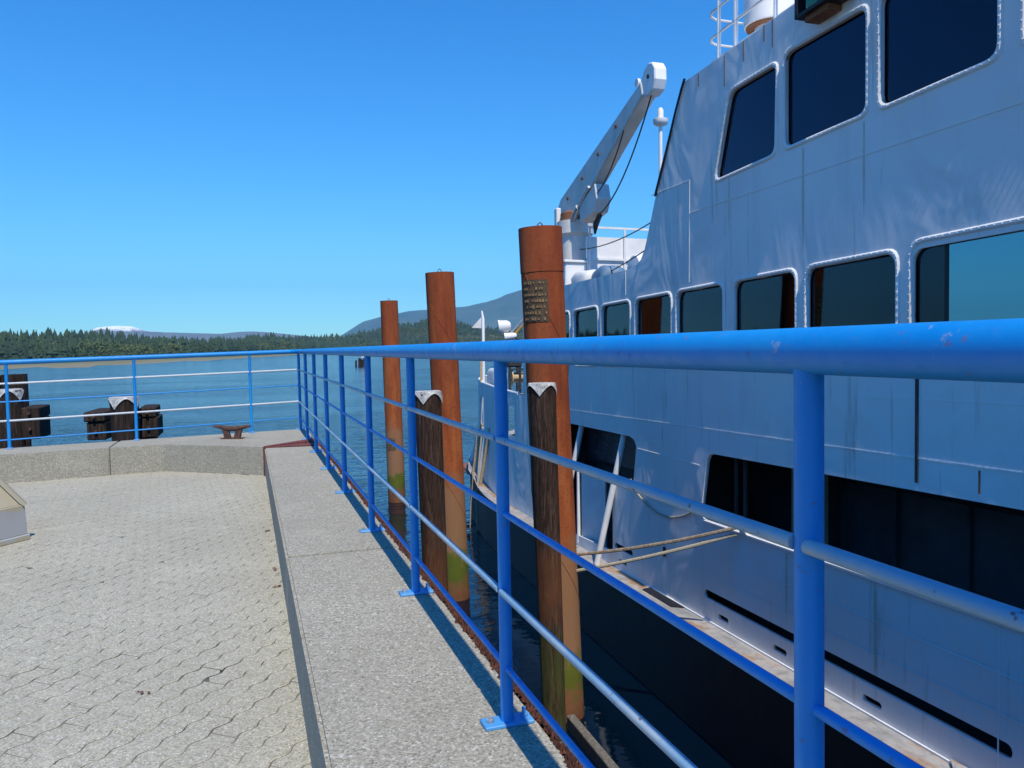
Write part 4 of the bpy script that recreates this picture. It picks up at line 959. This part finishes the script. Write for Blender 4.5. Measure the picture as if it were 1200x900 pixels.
tarp('covered_gear', 'white bag of gear next to the blue tarpaulin on the ferry', (5.8, 14.2, 1.42), (.5, .8, .75), 'tarp_white', 5)
tarp('covered_gear', 'white sheet over a low locker against the ribbed deck screen', (6.4, 13.0, 1.40), (.7, 1.0, .65), 'tarp_white', 9)
lk = thing('deck_locker', 'white steel locker with lid on the ferry upper deck beside the crane post', 'locker', (5.75, 14.75, 1.07), frame=SHIP)
m = MB(); m.b2((5.5, 14.6, 1.07), (5.95, 15.0, 2.0)); m.build('body', 'ship_plain', lk, bevel=.02)
m = MB(); m.b2((5.47, 14.56, 2.0), (5.98, 15.04, 2.05)); m.build('lid', 'ship_plain', lk, bevel=.01)
lr = thing('liferaft_canister', 'white cylindrical liferaft canister lying in a cradle on the upper deck', 'liferaft', (6.3, 12.5, 1.07), frame=SHIP)
m = MB(); m.lathe((6.0, 12.6, 1.62), [(.10, -.02), (.26, .0), (.30, .08), (.30, .48), (.32, .49), (.32, .53), (.30, .54), (.30, .92), (.26, 1.0), (.10, 1.02)], 20, ax=(1, 0, 0)); m.build('canister', 'ship_plain', lr, smooth=True)
for x in (6.2, 6.8):
    m = MB(); m.b2((x - .03, 12.35, 1.07), (x + .03, 12.85, 1.40)); m.build('cradle', 'rust_trim', lr)
# railing round the crane platform
pr = thing('platform_rail', 'thin white rail on the crane platform edge of the ferry', 'rail', (5.4, 15.5, 1.07), frame=SHIP)
for y in (14.9, 15.5, 16.1):
    m = MB(); m.tube([(5.5, y, 1.08), (5.5, y, 2.45)], .018, 6); m.build('rail_post', 'ship_plain', pr)
for z in (1.6, 2.0, 2.42):
    m = MB(); m.tube([(5.5, 14.85, z), (5.5, 16.2, z), (8.5, 16.2, z)], .013, 6); m.build('guard_rail', 'cable' if z < 2.2 else 'ship_plain', pr)
# rigging lines
def line(name, pts, r, mat, label, cat, group=None, frame=SHIP, seg=7):
    m = MB(); m.tube(pts, r, seg); o = m.build(name, mat, base=(0, 0, 0)); o.matrix_world = frame; tag(o, label, cat, group); return o
for (a, b, d), nm in zip((((5.7, 10.42, 2.35), (6.0, 15.2, 2.35), .16), ((5.7, 10.44, 2.02), (6.0, 15.2, 1.62), .10), ((5.7, 10.46, 1.72), (6.0, 13.9, 1.38), .05)), ('topmost', 'middle', 'lowest')):
    line('rigging_line', sag(a, b, d), .010, 'cable', nm + ' thin dark rigging line between wheelhouse front and crane', 'cable', 'rigging lines on the ferry')
line('hose', [(LN - .03, 9.30, 3.70), (LN - .03, 9.38, 3.60), (LN - .025, 9.55, 3.36), (LN - .025, 9.85, 2.85), (LN - .025, 10.12, 2.42), (LN - .02, 10.16, 2.36)], .017, 'cable', 'black hose running down the slanted wheelhouse front edge', 'hose')
line('hose', [(LN - .02, 11.0, -1.75)] + [tuple(p) for p in sag((LN - .04, 10.95, -1.80), (LN - .03, 9.0, -1.85), .28)][1:], .014, 'rope_pale', 'thin pale hose looping from recess to the long side opening', 'hose')
# mooring lines
def rope_pts(a, b, d): return sag(a, b, d, 24)
line('mooring_rope', rope_pts((5.12, 7.96, -1.88), (3.62, 9.72, -2.50), .05), .022, 'rope_dirty', 'brownish mooring rope, upper of the pair stretched from the fairlead', 'rope')
line('mooring_rope', rope_pts((5.12, 8.02, -1.98), (3.62, 9.62, -2.70), .03), .022, 'rope_pale', 'pale mooring rope, lower of the pair stretched from the fairlead', 'rope')
line('mooring_rope', [(5.30, 20.4, -1.7), (5.20, 20.4, -2.6), (5.12, 20.35, -3.6), (5.12, 20.3, -4.3), (5.02, 20.2, -5.2)], .022, 'rope_pale', 'pale rope hanging from the ferry bow into the water', 'rope')
line('mooring_rope', [(5.30, 20.9, -1.7), (5.15, 20.8, -2.8), (5.05, 20.7, -3.7), (5.0, 20.6, -4.25), (4.9, 20.5, -5.2)], .014, 'rope_dirty', 'thin brown rope hanging beside the pale rope at the bow', 'rope')

# bow gear
fs_ = thing('flagstaff', 'white jackstaff with small pennant on the ferry bow', 'flagstaff', (5.50, 21.2, -.45), frame=SHIP)
m = MB(); m.tube([(5.56, 21.2, -.5), (5.56, 21.2, 1.28), (5.54, 21.25, 1.5)], [.045, .04, .02], 10); m.build('pole', 'ship_plain', fs_, smooth=True)
m = MB(); m.add([(5.53, 21.24, 1.02), (5.53, 21.24, 1.34), (5.26, 21.3, 1.04)], [(0, 1, 2)]); m.add([(5.535, 21.25, 1.02), (5.535, 21.25, 1.34), (5.265, 21.31, 1.04)], [(2, 1, 0)]); m.build('pennant', 'tarp_white', fs_)
m = MB(); m.tube([(5.50, 21.25, -.5), (5.50, 21.25, .3)], .03, 8); m.build('brace', 'wood_cream', fs_)
fl = thing('floodlight_arm', 'pair of white floodlights on a lattice arm above the bow landing', 'floodlight', (6.2, 19.6, -.68), frame=SHIP)
m = MB(); m.tube([(6.1, 19.8, -.68), (6.1, 19.8, .7)], .04, 8); m.build('post', 'dark_gear', fl)
for o_ in (-.07, .07):
    m = MB(); m.bar((5.95, 20.0, .72 + o_), (6.75, 19.4, 1.75 + o_), .04, .05); m.build('arm', 'galv' if o_ > 0 else 'yellow_gear', fl)
for c_, r_ in (((5.72, 20.0, 1.0), .17), ((5.85, 19.9, .74), .10)):
    m = MB(); m.lathe(c_, [(r_ * .55, .26), (r_ * .9, .18), (r_, 0), (r_ * 1.08, -.02), (r_ * 1.08, -.06), (r_ * .9, -.06), (r_ * .8, .0)][::-1], 20, ax=(.9, -.2, .1)); h = m.build('lamp_head', 'ship_plain', fl, smooth=True)
    m = MB(); m.lathe(c_, [(r_ * .88, -.045), (r_ * .88, -.03)], 20, ax=(.9, -.2, .1)); m.build('lens', 'lamp_glass', h)
wc = thing('deck_winch', 'dark winch frame with pale drum on the bow landing', 'winch', (5.75, 18.2, -.68), frame=SHIP)
for x in (5.42, 5.68, 5.95):
    m = MB(); m.bar((x, 18.2, -.68), (x, 18.2, .28), .05, .05); m.build('frame', 'dark_gear', wc)
for z in (-.35, -.1, .25):
    m = MB(); m.bar((5.40, 18.2, z), (5.98, 18.2, z), .04, .04); m.build('crossbar', 'dark_gear', wc)
m = MB(); m.lathe((5.48, 18.35, -.3), [(.2, 0), (.2, .03), (.12, .04), (.12, .34), (.2, .35), (.2, .38)], 18, ax=(1, 0, 0)); m.build('drum', 'wood_cream', wc, smooth=True)
m = MB(); m.box((5.55, 18.3, .12), (.35, .3, .35)); m.build('motor', 'dark_gear', wc, bevel=.04)
tarp('covered_gear', 'crumpled pale blue tarpaulin heaped on the ferry bow', (5.72, 20.4, -.35), (.42, .9, .55), 'tarp_white', 13)
